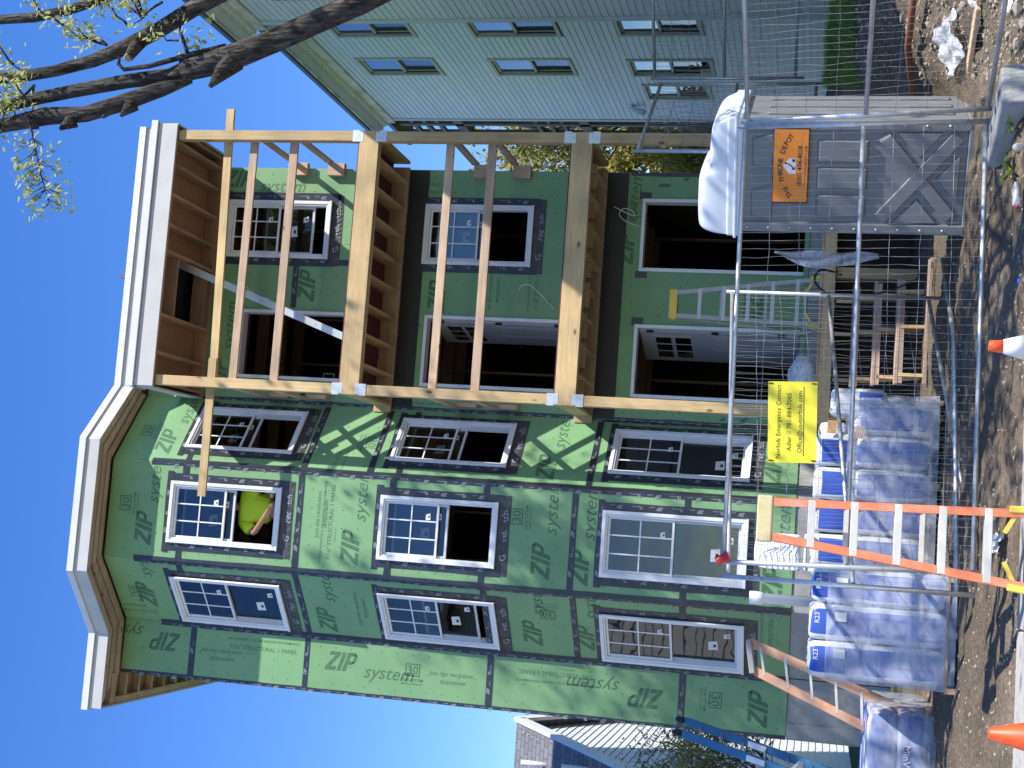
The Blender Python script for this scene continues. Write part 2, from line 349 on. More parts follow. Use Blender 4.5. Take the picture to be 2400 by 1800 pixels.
OPEN['bayl'] = [(0.08, 0.98, 8.90, 10.60), (0.10, 1.0, 5.74, 7.42), (0.06, 0.96, 2.34, 4.27)]
OPEN['bayf'] = [(0.27, 1.16, 8.90, 10.60), (0.26, 1.16, 5.73, 7.41), (0.26, 1.16, 2.34, 4.27)]
OPEN['bayr'] = [(0.27, 1.12, 8.88, 10.54), (0.27, 1.11, 5.71, 7.39), (0.28, 1.12, 2.37, 4.27)]
PX = 1.536
WINP = [(3.74 - PX, 4.63 - PX, 8.84, 10.50), (3.71 - PX, 4.62 - PX, 5.71, 7.35)]
DOORP = [(1.89 - PX, 2.94 - PX, 8.0, 10.15), (1.89 - PX, 2.95 - PX, 5.0, 7.24), (1.88 - PX, 2.93 - PX, 1.8, 4.12), (3.70 - PX, 4.76 - PX, 1.8, 4.11)]
OPEN['porch'] = WINP + DOORP
house = thing('house', 'three storey house under construction sheathed in green panels with black tape', 'house', (1.2, 19.2, 0.4))
SEAMS = dict(flat=([], [3.15, 5.87, 8.63, 10.44]), bayl=([], [3.14, 4.62, 5.87, 8.61, 10.4]), bayf=([], [3.14, 4.66, 5.87, 7.25, 8.61, 10.4]),
             bayr=([], [3.14, 4.5, 5.87, 7.6, 8.61, 10.4]), porch=([1.22, 2.44], [4.75, 7.75]), right=([1.2 * k for k in range(1, 7)], [4.75, 7.75]), left=([1.2 * k for k in range(1, 7)], [4.75, 7.75]))
for w in WALLS:
    fn, Ln = frame_of(w); ss = [0.0] + SEAMS[w][0] + [Ln]; zz = [HZ0] + SEAMS[w][1] + [HZ1]
    for i in range(len(ss) - 1):
        for j in range(len(zz) - 1):
            g = 0.002; rs = [(ss[i] + g, ss[i + 1] - g, zz[j] + g, zz[j + 1] - g)]
            for op in OPEN[w]: rs = cut(rs, op)
            rs = [r for r in rs if r[1] - r[0] > 0.004 and r[3] - r[2] > 0.004]; e = 0.001
            while rs:                     # each connected piece of a cut panel is a piece of its own
                grp = [rs.pop()]; more = True
                while more:
                    more = False
                    for r in list(rs):
                        if any(r[0] < q[1] + e and r[1] > q[0] - e and r[2] < q[3] + e and r[3] > q[2] - e for q in grp): grp.append(r); rs.remove(r); more = True
                mb = MB()
                for r in grp: wbox(mb, fn, *r, -0.011, 0.0)
                mb.build('sheathing_panel', M['zip'], house)
    core = [(0.02, Ln - 0.02, HZ0, HZ1)]
    for op in OPEN[w]: core = cut(core, (op[0] - 0.005, op[1] + 0.005, op[2] - 0.005, op[3] + 0.005))
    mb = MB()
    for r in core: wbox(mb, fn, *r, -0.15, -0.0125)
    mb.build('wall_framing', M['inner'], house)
# floors, roof deck, rear: keep the rooms closed and dark
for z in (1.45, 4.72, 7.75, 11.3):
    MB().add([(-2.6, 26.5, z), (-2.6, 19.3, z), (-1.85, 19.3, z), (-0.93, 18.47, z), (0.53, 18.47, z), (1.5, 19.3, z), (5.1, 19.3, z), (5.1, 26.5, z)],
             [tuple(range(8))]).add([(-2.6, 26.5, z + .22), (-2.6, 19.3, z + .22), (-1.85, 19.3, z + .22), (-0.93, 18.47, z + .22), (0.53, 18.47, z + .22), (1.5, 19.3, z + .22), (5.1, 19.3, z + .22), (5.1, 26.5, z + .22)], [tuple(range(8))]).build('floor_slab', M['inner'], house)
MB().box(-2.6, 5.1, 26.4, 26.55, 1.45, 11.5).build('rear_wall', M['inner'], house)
for k, z in enumerate((1.68, 4.95, 7.98)):       # stud partitions and joists seen through the openings
    for i in range(10):
        x = -2.3 + 0.8 * i; MB().box(x, x + 0.04, 22.6, 22.7, z, z + 2.75).build('stud', M['studz'], house)
    for i in range(5): MB().box(-2.5, 5.0, 19.7 + 0.8 * i, 19.74 + 0.8 * i, z + 2.6, z + 2.8).build('ceiling_joist', M['studx'], house)
# foundation
fd = MB()
for w in ('flat', 'bayl', 'bayf', 'bayr', 'porch', 'right', 'left'):
    fn, Ln = frame_of(w); wbox(fd, fn, 0, Ln, -0.3, HZ0 - 0.004, -0.22, -0.02)
fd.build('foundation', M['conc'], house)

ZIPQ = [[(0, .8), (.62, .8), (.62, 1), (0, 1)], [(0, 0), (.62, 0), (.62, .2), (0, .2)], [(0, .2), (.27, .2), (.62, .8), (.35, .8)], [(.7, 0), (.92, 0), (.92, 1), (.7, 1)], [(1.0, 0), (1.22, 0), (1.22, 1), (1.0, 1)],
        [(1.22, .82), (1.5, .82), (1.42, 1), (1.22, 1)], [(1.22, .36), (1.42, .36), (1.5, .54), (1.22, .54)], [(1.42, .36), (1.6, .5), (1.6, .86), (1.42, 1), (1.42, .82), (1.42, .54)]]
def zip_logo(h):
    V, F = [], []
    for q in ZIPQ: F.append(tuple(range(len(V), len(V) + len(q)))); V += [((x + 0.3 * y) * h, y * h) for x, y in q]
    return V, F
# -- flashing tape, with the printing that repeats along it
NT = [0]
def tape(w, s0, s1, z0, z1, m='tape', prints=True, stagger=0.0):
    fn, Ln = frame_of(w); NT[0] += 1; d = 0.0022 + 0.0007 * (NT[0] % 14); mb = MB()
    vert = (z1 - z0) > (s1 - s0)
    # slightly uneven hand-laid strip
    r = rng(NT[0]); n = max(2, int((z1 - z0 if vert else s1 - s0) / 0.35) + 1); A = []; Bq = []
    for i in range(n):
        t = i / (n - 1); j = r.uniform(-0.006, 0.006); k = r.uniform(-0.006, 0.006)
        if vert: z = z0 + (z1 - z0) * t; A.append(fn(s0 + j, z, d)); Bq.append(fn(s1 + k, z, d))
        else: s = s0 + (s1 - s0) * t; A.append(fn(s, z1 + j, d)); Bq.append(fn(s, z0 + k, d))
    if vert: mb.add(A + Bq, [(i, i + n, i + n + 1, i + 1) for i in range(n - 1)])
    else: mb.add(A + Bq, [(i, i + n, i + n + 1, i + 1) for i in range(n - 1)])
    if prints:
        Lg = (z1 - z0) if vert else (s1 - s0); p = 0.12 + 0.2 * r.random(); k = 0
        while p < Lg - 0.2:
            body, size, bold = (('ZIP', 0.062, 0.03), ('TL', 0.055, 0.04))[k % 2]; vs, fs = zip_logo(0.048) if k % 2 == 0 else text_mesh(body, size, 0, bold)
            v2, f2 = text_mesh('system' if k % 2 == 0 else 'flashing', 0.026, 0.0, 0.01)
            for (V, F, ox, oy) in ((vs, fs, p, 0.03), (v2, f2, p + (0.115 if k % 2 == 0 else 0.07), 0.028)):
                if vert: P = [fn(s1 - 0.006 - oy - y, z0 + ox + x, d + 0.0012) for x, y in V]; P = [fn(s1 - 0.012 - oy * 0.5 - y, z0 + ox + x, d + 0.0012) for x, y in V]
                else: P = [fn(s0 + ox + x, z0 + oy + y, d + 0.0012) for x, y in V]
                mb.add(P, F, 1)
            p += 0.27; k += 1
    return mb.build('flashing_tape', [M[m], M['tapeprint']], house)
T = 0.095
# vertical tape on corners
tape('flat', 0.0, 0.05, HZ0, HZ1); tape('left', 7.34, 7.395, HZ0, HZ1)
fl = frame_of('flat')[1]; bl = frame_of('bayl')[1]; bf = frame_of('bayf')[1]; br = frame_of('bayr')[1]; pl = frame_of('porch')[1]
tape('flat', fl - 0.06, fl, HZ0, 10.98); tape('bayl', 0.0, 0.05, HZ0, 10.98, prints=False)
tape('bayl', bl - 0.055, bl, HZ0, 11.1); tape('bayf', 0.0, 0.055, HZ0, 11.1, prints=False)
tape('bayf', bf - 0.055, bf, HZ0, 10.95); tape('bayr', 0.0, 0.05, HZ0, 10.95, prints=False)
tape('bayr', br - 0.04, br, HZ0, 4.5); tape('porch', 0.0, 0.05, HZ0, 11.0); tape('porch', pl - 0.05, pl, HZ0, 4.3, prints=False)
# horizontal seams
for z in (3.15, 5.87, 8.63, 10.44): tape('flat', 0.05, fl - 0.06, z - 0.045, z + 0.045, prints=(z > 3))
for w, ln, zs in (('bayl', bl, (4.62, 5.87, 8.61)), ('bayf', bf, (4.66, 8.61)), ('bayr', br, (4.5, 7.62, 8.61))):
    for z in zs: tape(w, 0.05, ln - 0.05, z - 0.045, z + 0.045)
for w, ln, op, zs in (('bayf', bf, OPEN['bayf'][0], (10.4, )), ('bayf', bf, OPEN['bayf'][1], (7.25, 5.9)), ('bayf', bf, OPEN['bayf'][2], (3.14, )), ('bayr', br, OPEN['bayr'][0], (10.4,)), ('bayr', br, OPEN['bayr'][1], (7.2,)), ('bayl', bl, OPEN['bayl'][0], (10.4,)), ('bayl', bl, OPEN['bayl'][2], (3.14,))):
    for z in zs: tape(w, 0.05, op[0] - 0.05, z - 0.045, z + 0.045, prints=False); tape(w, op[1] + 0.05, ln - 0.05, z - 0.045, z + 0.045, prints=False)
# around windows: stretch flashing under the sill, tape on jambs and head
for w in ('bayl', 'bayf', 'bayr', 'porch'):
    for k, (a, b, c, d) in enumerate(OPEN[w][:3] if w != 'porch' else WINP):
        r = rng(k + len(w)); e = 0.11
        s_ = tape(w, max(0.01, a - 0.10), min(frame_of(w)[1] - 0.01, b + 0.10), c - 0.19, c + 0.01, 'stretch', prints=False); s_.name = 'sill_flashing'
        tape(w, max(0.005, a - e), a + 0.02, c - 0.1, d + 0.06); tape(w, b - 0.02, min(frame_of(w)[1] - 0.005, b + e), c - 0.1, d + 0.06)
        tape(w, max(0.005, a - e - 0.03), min(frame_of(w)[1] - 0.005, b + e + 0.03), d - 0.02, d + 0.075, prints=True)
        # brand marks on the crumpled stretch tape
        fn, Ln = frame_of(w); mb = MB()
        for t in range(3):
            V, F = text_mesh('stretch'[t * 2:t * 2 + 3] if t else 'G', 0.13, 0, 0.02); ca, sa = math.cos(r.uniform(-.6, .6)), math.sin(r.uniform(-.6, .6)); sx = a + 0.12 + 0.27 * t
            mb.add([fn(sx + x * ca - y * sa, c - 0.165 + y * ca + x * sa * 0.2, 0.0165) for x, y in V], F)
        mb.build('tape_print', M['tapeprint'], house)
for z in (4.85, 7.85): 
    fn, Ln = frame_of('porch'); mb = MB(); wbox(mb, fn, 0.02, Ln - 0.01, z - 0.52, z + 0.06, 0.0, 0.014); mb.build('deck_membrane', M['dark'], house)
for (a, b, c, d) in DOORP[2:]: tape('porch', a - 0.1, a + 0.01, d - 0.12, d + 0.05, prints=False); tape('porch', b - 0.01, b + 0.1, d - 0.12, d + 0.05, prints=False)
tape('porch', 3.62 - PX + 0.03, 3.62 - PX + 0.12, 7.95, 8.8, prints=False); tape('porch', 2.99 - PX, 3.7 - PX, 9.28, 9.37); tape('porch', 4.66 - PX, 4.76 - PX, 8.7, 10.6); tape('porch', 0.05, 0.35, 9.0, 9.09, prints=False)

# -- printing on the green panels
def zprint(w, kind, s, z, rot=0, size=1.0):
    """rot: 0 upright, 90 reading upwards, 180 upside down, 270 reading down"""
    fn, Ln = frame_of(w); mb = MB(); ca, sa = math.cos(math.radians(rot)), math.sin(math.radians(rot)); ops = OPEN[w]
    def put(body, sz, ox, oy, shear=0, bold=0, space=1.0):
        V, F = zip_logo(sz * size * 0.75) if body == 'ZIP' else text_mesh(body, sz * size, shear, bold, space=space); P = [(s + (ox * size + x) * ca - (oy * size + y) * sa, z + (ox * size + x) * sa + (oy * size + y) * ca) for x, y in V]
        for f in F:
            q = [P[i] for i in f]; c0 = sum(p[0] for p in q) / len(q); c1 = sum(p[1] for p in q) / len(q)
            if any(o[0] - 0.1 < c0 < o[1] + 0.1 and o[2] - 0.19 < c1 < o[3] + 0.08 for o in ops) or c0 < 0.05 or c0 > Ln - 0.05: continue
            if any(p[0] < 0.002 or p[0] > Ln - 0.002 for p in q): continue
            mb.add([fn(p[0], p[1], 0.0012) for p in q], [tuple(range(len(q)))])
    if kind == 'zip':
        put('ZIP', 0.36, 0, 0, 0.32, 0.035, 0.86); put('system', 0.27, 0.60, -0.06, 0.32, 0.004)
    elif kind == '30':
        mb2 = [(-0.02, -0.03), (0.2, -0.03), (0.2, 0.15), (-0.02, 0.15)]
        for (a, b, c, d) in ((-0.02, 0.2, -0.03, -0.012), (-0.02, 0.2, 0.135, 0.15), (-0.02, -0.004, -0.012, 0.135), (0.184, 0.2, -0.012, 0.135)):
            q = [(a, c), (b, c), (b, d), (a, d)]; P = [(s + x * size * ca - y * size * sa, z + x * size * sa + y * size * ca) for x, y in q]
            if all(0.01 < p[0] < Ln - 0.01 for p in P): mb.add([fn(p[0], p[1], 0.0012) for p in P], [(0, 1, 2, 3)])
        put('30', 0.17, 0.005, 0.002, 0, 0.012); put('YEAR SYSTEM', 0.055, -0.08, -0.1, 0, 0.012); put('LIMITED WARRANTY', 0.035, -0.08, -0.15, 0, 0.008)
    elif kind == 'panel':
        put('WATER-RESISTIVE & AIR BARRIER PERFORMANCE', 0.05, 0, 0.13, 0, 0.012, 1.05); put('7/16" STRUCTURAL 1 PANEL', 0.085, 0.05, 0, 0, 0.012); put('MADE IN U.S.A.', 0.03, 0.3, -0.06)
    else:
        put('Join the revolution.', 0.085, 0, 0, 0, 0.008); put('#zipsystem', 0.085, 0.16, -0.11, 0, 0.008)
    if mb.v: mb.build('panel_print', M['zipprint'], house)
for (w, kind, s, z, rot) in (
    ('flat', 'zip', 0.64, 10.65, 90), ('flat', 'join', 0.42, 10.3, 270), ('flat', 'panel', 0.5, 9.9, 270), ('flat', 'zip', 0.33, 8.35, 270), ('flat', '30', 0.38, 7.1, 270), ('flat', 'join', 0.40, 6.75, 270),
    ('flat', 'panel', 0.6, 4.35, 90), ('flat', 'zip', 0.5, 3.4, 90), ('flat', '30', 0.52, 2.75, 180), ('flat', 'zip', 0.12, 1.98, 0),
    ('bayl', 'zip', 0.3, 10.95, 0), ('bayl', '30', 0.5, 11.2, 0), ('bayl', 'join', 0.2, 11.0, 90), ('bayl', 'zip', 0.1, 8.15, 0), ('bayl', 'zip', 0.2, 5.1, 0), ('bayl', 'join', 0.3, 7.75, 0), ('bayl', '30', 0.9, 4.9, 90), ('bayl', 'panel', 0.35, 1.95, 0), ('bayl', 'zip', 0.2, 4.36, 0),
    ('bayf', 'zip', 0.2, 10.85, 0), ('bayf', '30', 0.7, 11.25, 0), ('bayf', 'panel', 0.15, 8.1, 0), ('bayf', 'zip', 0.15, 7.68, 0), ('bayf', 'zip', 0.16, 4.95, 0), ('bayf', '30', 0.9, 5.4, 0), ('bayf', 'zip', 0.1, 1.85, 0), ('bayf', 'zip', 0.12, 4.42, 0), ('bayf', 'join', 0.5, 8.3, 0),
    ('bayr', 'zip', 0.15, 10.75, 0), ('bayr', '30', 0.5, 11.2, 0), ('bayr', 'zip', 0.1, 5.0, 0), ('bayr', 'panel', 0.45, 8.2, 180), ('bayr', '30', 0.7, 7.8, 180), ('bayr', 'zip', 0.3, 1.95, 0),
    ('porch', 'zip', 0.15, 10.3, 0), ('porch', 'zip', 1.55, 9.0, 0), ('porch', 'join', 1.5, 8.4, 0), ('porch', 'zip', 0.55, 7.42, 0), ('porch', 'zip', 1.45, 6.95, 0), ('porch', 'join', 1.48, 6.25, 0), ('porch', 'panel', 1.5, 5.55, 0), ('porch', 'join', 1.55, 3.8, 180), ('porch', 'zip', 1.9, 2.6, 180), ('porch', 'zip', 2.25, 4.2, 0), ('porch', '30', 3.15, 4.2, 180), ('porch', 'panel', 0.1, 4.35, 0), ('porch', 'panel', 3.42, 6.9, 90), ('porch', 'zip', 3.3, 10.65, 270), ('porch', 'panel', 0.25, 6.2, 90), ('porch', '30', 0.28, 8.6, 0), ('porch', 'zip', 0.22, 2.4, 90), ('porch', 'zip', 3.4, 3.9, 270)):
    zprint(w, kind, s, z, rot)
# nail rows in the panels
for w in ('flat', 'bayl', 'bayf', 'bayr', 'porch'):
    fn, Ln = frame_of(w); mb = MB(); s = 0.13
    while s < Ln - 0.05:
        z = 1.85
        while z < 11.4:
            if not any(o[0] - 0.1 < s < o[1] + 0.1 and o[2] - 0.2 < z < o[3] + 0.1 for o in OPEN[w]): mb.add([fn(s + 0.012 * math.cos(a), z + 0.012 * math.sin(a), 0.001) for a in (0.3, 1.57, 2.8, 4.0, 5.3)], [(0, 1, 2, 3, 4)])
            z += 0.235
        s += 0.26
    tag(mb.build('nail_heads', M['zipprint'], house), kind='stuff')

# -- windows
def window(w, a, b, c, d, mode, seed):
    fn, Ln = frame_of(w); R = lambda mb, p, q, r, s, wd, d0, d1, m=0: (wbox(mb, fn, p, q, r, r + wd, d0, d1, m), wbox(mb, fn, p, q, s - wd, s, d0, d1, m), wbox(mb, fn, p, p + wd, r + wd, s - wd, d0, d1, m), wbox(mb, fn, q - wd, q, r + wd, s - wd, d0, d1, m))
    f = MB(); R(f, a, b, c, d, 0.05, 0.019, 0.05); R(f, a + 0.048, b - 0.048, c + 0.048, d - 0.048, 0.028, -0.09, 0.032); wbox(f, fn, a - 0.006, b + 0.006, c - 0.016, c + 0.012, 0.019, 0.06)
    win = f.build('window', M['vinyl'], house, bevel=0.004)
    i0, i1, j0, j1 = a + 0.077, b - 0.077, c + 0.077, d - 0.077; mid = (j0 + j1) / 2 + 0.01
    u = MB(); R(u, i0, i1, mid - 0.02, j1, 0.032, -0.034, -0.004); u.build('sash', M['vinyl'], win, bevel=0.003)
    for k in (1, 2):
        x = i0 + (i1 - i0) * k / 3; m_ = MB(); wbox(m_, fn, x - 0.009, x + 0.009, mid + 0.012, j1 - 0.03, -0.026, -0.013); m_.build('muntin', M['vinyl'], win)
    z = (mid + j1) / 2; m_ = MB(); wbox(m_, fn, i0 + 0.03, i1 - 0.03, z - 0.009, z + 0.009, -0.0265, -0.0125); m_.build('muntin', M['vinyl'], win)
    def pane(p, q, r, s, dd): m_ = MB(); m_.quad(fn(p, r, dd), fn(q, r, dd), fn(q, s, dd), fn(p, s, dd)); m_.build('pane', M['glass'], win)
    pane(i0 + 0.03, i1 - 0.03, mid + 0.01, j1 - 0.03, -0.02)
    up = {'open': (j1 - mid) - 0.13, 'half': 0.2, 'shut': 0.0}[mode]
    l = MB(); R(l, i0, i1, j0 + up, mid + 0.02 + up, 0.035, -0.072, -0.040); l.build('sash', M['vinyl2'], win, bevel=0.003)
    pane(i0 + 0.033, i1 - 0.033, j0 + up + 0.033, mid + up - 0.012, -0.056)
    r = rng(seed)
    for (x, z, s1, s2, dd) in ((i1 - 0.22, mid + 0.10, 0.09, 0.07, -0.0165), (i1 - 0.25, j0 + up + 0.10, 0.09, 0.08, -0.052), (i1 - 0.5, j0 + up + 0.26, 0.17, 0.13, -0.0525)):
        x += r.uniform(-.04, .04); t = MB(); t.quad(fn(x, z, dd), fn(x + s1, z + 0.02 * r.random(), dd), fn(x + s1 - 0.02, z + s2, dd), fn(x - 0.01, z + s2, dd)); t.quad(fn(x + s1 * .3, z + s2 * .2, dd + .001), fn(x + s1 * .6, z + s2 * .2, dd + .001), fn(x + s1 * .6, z + s2 * .5, dd + .001), fn(x + s1 * .3, z + s2 * .5, dd + .001), 1)
        t.build('sticker', [M['sticker'], M['black']], win)
for w, modes in (('bayl', ('shut', 'half', 'shut')), ('bayf', ('open', 'open', 'shut')), ('bayr', ('open', 'open', 'shut'))):
    for k, o in enumerate(OPEN[w]): window(w, *o, modes[k], k * 7 + len(modes[0]))
window('porch', *WINP[0], 'half', 91); window('porch', *WINP[1], 'open', 92)

# -- doors
def door(o, leaf, seed):
    a, b, c, d = o; fn, Ln = frame_of('porch'); f = MB()
    wbox(f, fn, a, a + 0.05, c, d, -0.16, 0.035); wbox(f, fn, b - 0.05, b, c, d, -0.16, 0.035); wbox(f, fn, a + 0.05, b - 0.05, d - 0.05, d, -0.16, 0.035)
    dr = f.build('door', M['vinyl'], house, bevel=0.004)
    if not leaf: return
    W = b - a - 0.11; H = d - c - 0.07; ang = math.radians(leaf); hx, hy, _ = fn(b - 0.055, 0, -0.14)
    def lf(s, z, dd): return (hx - math.cos(ang) * s - math.sin(ang) * dd, hy + math.sin(ang) * s - math.cos(ang) * dd, c + 0.01 + z)
    def lb(mb, s0, s1, z0, z1, d0, d1, m=0): mb.hexa([lf(s0, z0, d1), lf(s1, z0, d1), lf(s1, z0, d0), lf(s0, z0, d0), lf(s0, z1, d1), lf(s1, z1, d1), lf(s1, z1, d0), lf(s0, z1, d0)], m)
    L_ = MB(); lb(L_, 0, W, 0, H, -0.022, 0.022)
    for p in (0.1, 0.53): lb(L_, W * p, W * (p + .37), 0.2, H * 0.55, 0.022, 0.03); lb(L_, W * (p + .05), W * (p + .32), 0.26, H * 0.55 - 0.06, 0.03, 0.036)
    lb(L_, W * 0.12, W * 0.88, H * 0.66, H * 0.93, 0.022, 0.032)
    lo = L_.build('door_leaf', M['doorwhite'], dr, bevel=0.004); g = MB()
    for i in range(3):
        for j in range(2): lb(g, W * (0.16 + i * 0.24), W * (0.36 + i * 0.24), H * (0.68 + j * 0.125), H * (0.78 + j * 0.125), 0.032, 0.034)
    g.build('door_lights', M['glass'], dr); h = MB()
    for z in (0.2, H / 2, H - 0.2): lb(h, -0.012, 0.02, z, z + 0.1, -0.03, 0.03)
    h.build('hinges', M['black'], dr); k = MB(); k.lathe(lf(W - 0.07, 0.95, 0.04), [(0.012, 0), (0.012, 0.03), (0.03, 0.035), (0.03, 0.06), (0.01, 0.065)], 12, axis=(-1, -0.3, 0)); k.build('knob', M['black'], dr)
door(DOORP[0], 0, 1); door(DOORP[1], 80, 2); door(DOORP[2], 72, 3); door(DOORP[3], 0, 4)
# ---------------------------------------------------------------- main roof of the house
M['gutterd'] = mat('dark_metal', (0.08, 0.08, 0.085), (0.12, 0.12, 0.125), 5, 0.5)
EAVE = [(-3.15, 27.0), (-3.15, 18.70), (-2.056, 18.70), (-1.124, 17.89), (0.768, 17.89), (1.62, 18.72), (5.6, 18.72), (5.6, 27.0)]
def offs(poly, e):       # push an open chain outwards (its left side is the house)
    out = []; n = len(poly)
    for i, p in enumerate(poly):
        ns = []
        for a, b in ((i - 1, i), (i, i + 1)):
            if 0 <= a and b < n:
                d = (Vector(poly[b]) - Vector(poly[a])).normalized(); ns.append(Vector((-d.y, d.x)) * -1)
        v = sum(ns, Vector((0, 0))).normalized(); k = 1 / max(0.5, v.dot(ns[0])); out.append(tuple(Vector(p) + v * e * k))
    return out
IN = offs(EAVE, -0.028); OUT = offs(EAVE, 0.012); DR = offs(EAVE, 0.03)
roof = MB().add([(x, y, 11.86) for x, y in OUT] + [(x, y, 11.80) for x, y in OUT], [tuple(range(8)), tuple(reversed(range(8, 16)))] + [(i, i + 8, (i + 1) % 8 + 8, (i + 1) % 8) for i in range(8)]).build('roof', M['drip'], house)
for i in range(7):
    a, b, c, d = EAVE[i], EAVE[i + 1], IN[i], IN[i + 1]; e = 0.0015 * (i % 3)
    MB().hexa([(*a, 11.565 + e), (*b, 11.565 + e), (*d, 11.565 + e), (*c, 11.565 + e), (*a, 11.765), (*b, 11.765), (*d, 11.765), (*c, 11.765)]).build('fascia_board', M['fascia'], roof)
    a, b, c, d = DR[i], DR[i + 1], IN[i], IN[i + 1]
    MB().hexa([(*a, 11.768), (*b, 11.768), (*d, 11.768), (*c, 11.768), (*a, 11.868 + e), (*b, 11.868 + e), (*d, 11.868), (*c, 11.868)]).build('drip_edge', M['drip'], roof)
MB().add([(x, y, 11.70) for x, y in IN], [tuple(reversed(range(8)))]).build('soffit_sheathing', M['osb'], roof)
# soffit boards running along each eave, gaps between them
BASE = [(-2.65, 26.6), (-2.65, 19.2), (-1.843, 19.2), (-0.908, 18.35), (0.525, 18.35), (1.536, 19.2), (5.146, 19.2), (5.146, 26.6)]
for i in range(1, 6):
    for k, (t0, t1) in enumerate(((0.04, 0.26), (0.36, 0.60), (0.70, 0.95))):
        if i == 5 and k == 2: continue
        P = lambda q, t: (Vector(IN[q]) * (1 - t) + Vector(BASE[q]) * t); z = 11.585 + 0.006 * ((i + k) % 3)
        a, b, c, d = P(i, t0), P(i + 1, t0), P(i + 1, t1), P(i, t1)
        MB().hexa([(*a, z), (*b, z), (*c, z), (*d, z), (*a, z + 0.038), (*b, z + 0.038), (*c, z + 0.038), (*d, z + 0.038)]).build('soffit_board', M['railx'], roof)
for k in range(18):
    y = 19.0 + k * 0.42
    if y < 19.05: MB().box(-3.12, -2.66, 18.98, 19.12, 11.58, 11.69).build('rafter_tail', M['railx'], roof)
    else: MB().box(-3.03, -2.66, y, y + 0.05, 11.58, 11.69).build('rafter_tail', M['railx'], roof)
MB().box(-3.12, -3.02, 19.13, 26.6, 11.575, 11.695).build('outrigger_board', M['raily'], roof)
MB().box(3.3, 3.36, 18.85, 18.95, 11.86, 12.05).build('vent_stub', M['gutterd'], roof)

# ---------------------------------------------------------------- porch (its own timber frame)
porch = thing('porch', 'three level porch of yellow treated posts, beams and joists on green house', 'porch', (3.4, 17.6, 0.35))
YF, YB = 17.6, 17.74; XL0, XL1, XR0, XR1 = 1.575, 1.715, 5.12, 5.26
LV = [(1.56, 4.62), (4.90, 7.62), (7.90, 10.64)]
for (x0, x1) in ((XL0, XL1), (XR0, XR1)):
    for k, (z0, z1) in enumerate(LV):
        MB().box(x0, x1, YF, YB, z0 if k else 0.2, z1).build('post', M['ptz'], porch, bevel=0.005)
for (zb, zt) in ((4.62, 4.90), (7.62, 7.90)):
    MB().box(XL0 - 0.005, XR1 + 0.005, YF - 0.004, YF + 0.067, zb, zt).build('front_beam', M['ptx'], porch, bevel=0.005)
    MB().box(XL0 - 0.005, XR1 + 0.005, YF + 0.069, YB + 0.004, zb + 0.003, zt - 0.002).build('front_beam', M['ptx'], porch, bevel=0.005)
    for x0 in (XL0 - 0.004, XR1 - 0.04): MB().box(x0, x0 + 0.044, YB + 0.005, 19.17, zb + 0.02, zt - 0.004).build('side_beam', M['pty'], porch, bevel=0.004)
    MB().box(XL0 - 0.1, XR1 - 0.1, 19.118, 19.182, zb + 0.015, zt - 0.005).build('ledger', M['ptx'], porch, bevel=0.004)
    x = XL1 + 0.28
    while x < XR0 - 0.05:
        MB().box(x, x + 0.04, YB + 0.006, 19.116, zb + 0.03, zt - 0.006).build('joist', M['pty'], porch); 
        h = MB().box(x - 0.006, x + 0.046, 19.05, 19.1165, zb + 0.024, zb + 0.1); h.build('joist_hanger', M['galv'], porch); x += 0.415
    MB().box(XL0 + 0.01, XR1 - 0.01, YF + 0.01, 19.17, zt + 0.001, zt + 0.02).build('deck_sheet', M['redply'], porch)
    for x0, x1 in ((XL0, XL1), (XR0, XR1)):      # galvanised post caps and bases
        for (za, zc) in ((zt - 0.05, zt + 0.105), (zb - 0.105, zb + 0.05)):
            up = za > zb + 0.1; p = MB(); w = 0.075
            for sx in (-1, 1):
                cx = (x0 + x1) / 2 + sx * 0.075
            MB().box(x0 - 0.012, x1 + 0.012, YF - 0.0075, YF - 0.0045, za + (0.055 if up else 0.0), zc - (0 if up else 0.055)).box(x0 - 0.012 + (0.02 if x0 < 3 else 0.0), x1 + 0.012 - (0 if x0 < 3 else 0.02), YF - 0.0075, YF - 0.0045, za if up else zc - 0.0555, (za + 0.0555) if up else zc).build('post_bracket', M['galv'], porch)
# solid blocking seen under the second deck
for i in range(8): MB().box(1.75 + 0.42 * i, 2.1 + 0.42 * i, 18.36, 18.40, 4.66, 4.86).build('blocking', M['ptx'], porch)
# porch roof
HX0, HX1, HY0, HY1 = 2.62, 3.46, 18.05, 18.98
X0, X1 = 1.545, 5.33
proof = MB().box(X0 + 0.02, X1 - 0.02, 17.56, HY0, 10.87, 10.89).box(X0 + 0.02, X1 - 0.02, HY1, 19.19, 10.87, 10.89).box(X0 + 0.02, HX0, HY0, HY1, 10.8705, 10.8895).box(HX1, X1 - 0.02, HY0, HY1, 10.8705, 10.8895).build('porch_roof_deck', M['osb'], porch)
MB().box(X0, X1 - 0.002, 17.53, 17.555, 10.64, 10.925).build('fascia_board', M['fascia'], porch, bevel=0.003)
MB().box(X0 - 0.02, X1 + 0.04, 17.495, 17.552, 10.93, 11.03).build('drip_edge', M['drip'], porch, bevel=0.003)
MB().box(X0 - 0.018, X0 + 0.004, 17.557, 19.17, 10.642, 10.90).build('fascia_board', M['fascia'], porch)
MB().box(X1 - 0.01, X1 + 0.012, 17.557, 19.17, 10.642, 10.90).build('fascia_board', M['fascia'], porch)
MB().box(X0 - 0.02, X1 + 0.03, 17.553, 18.05, 11.0, 11.025).build('porch_roof_edge', M['drip'], porch)
MB().box(X0 - 0.015, X1 + 0.02, HY1 + 0.02, 19.6, 11.0, 11.025).build('porch_roof_edge', M['drip'], porch)
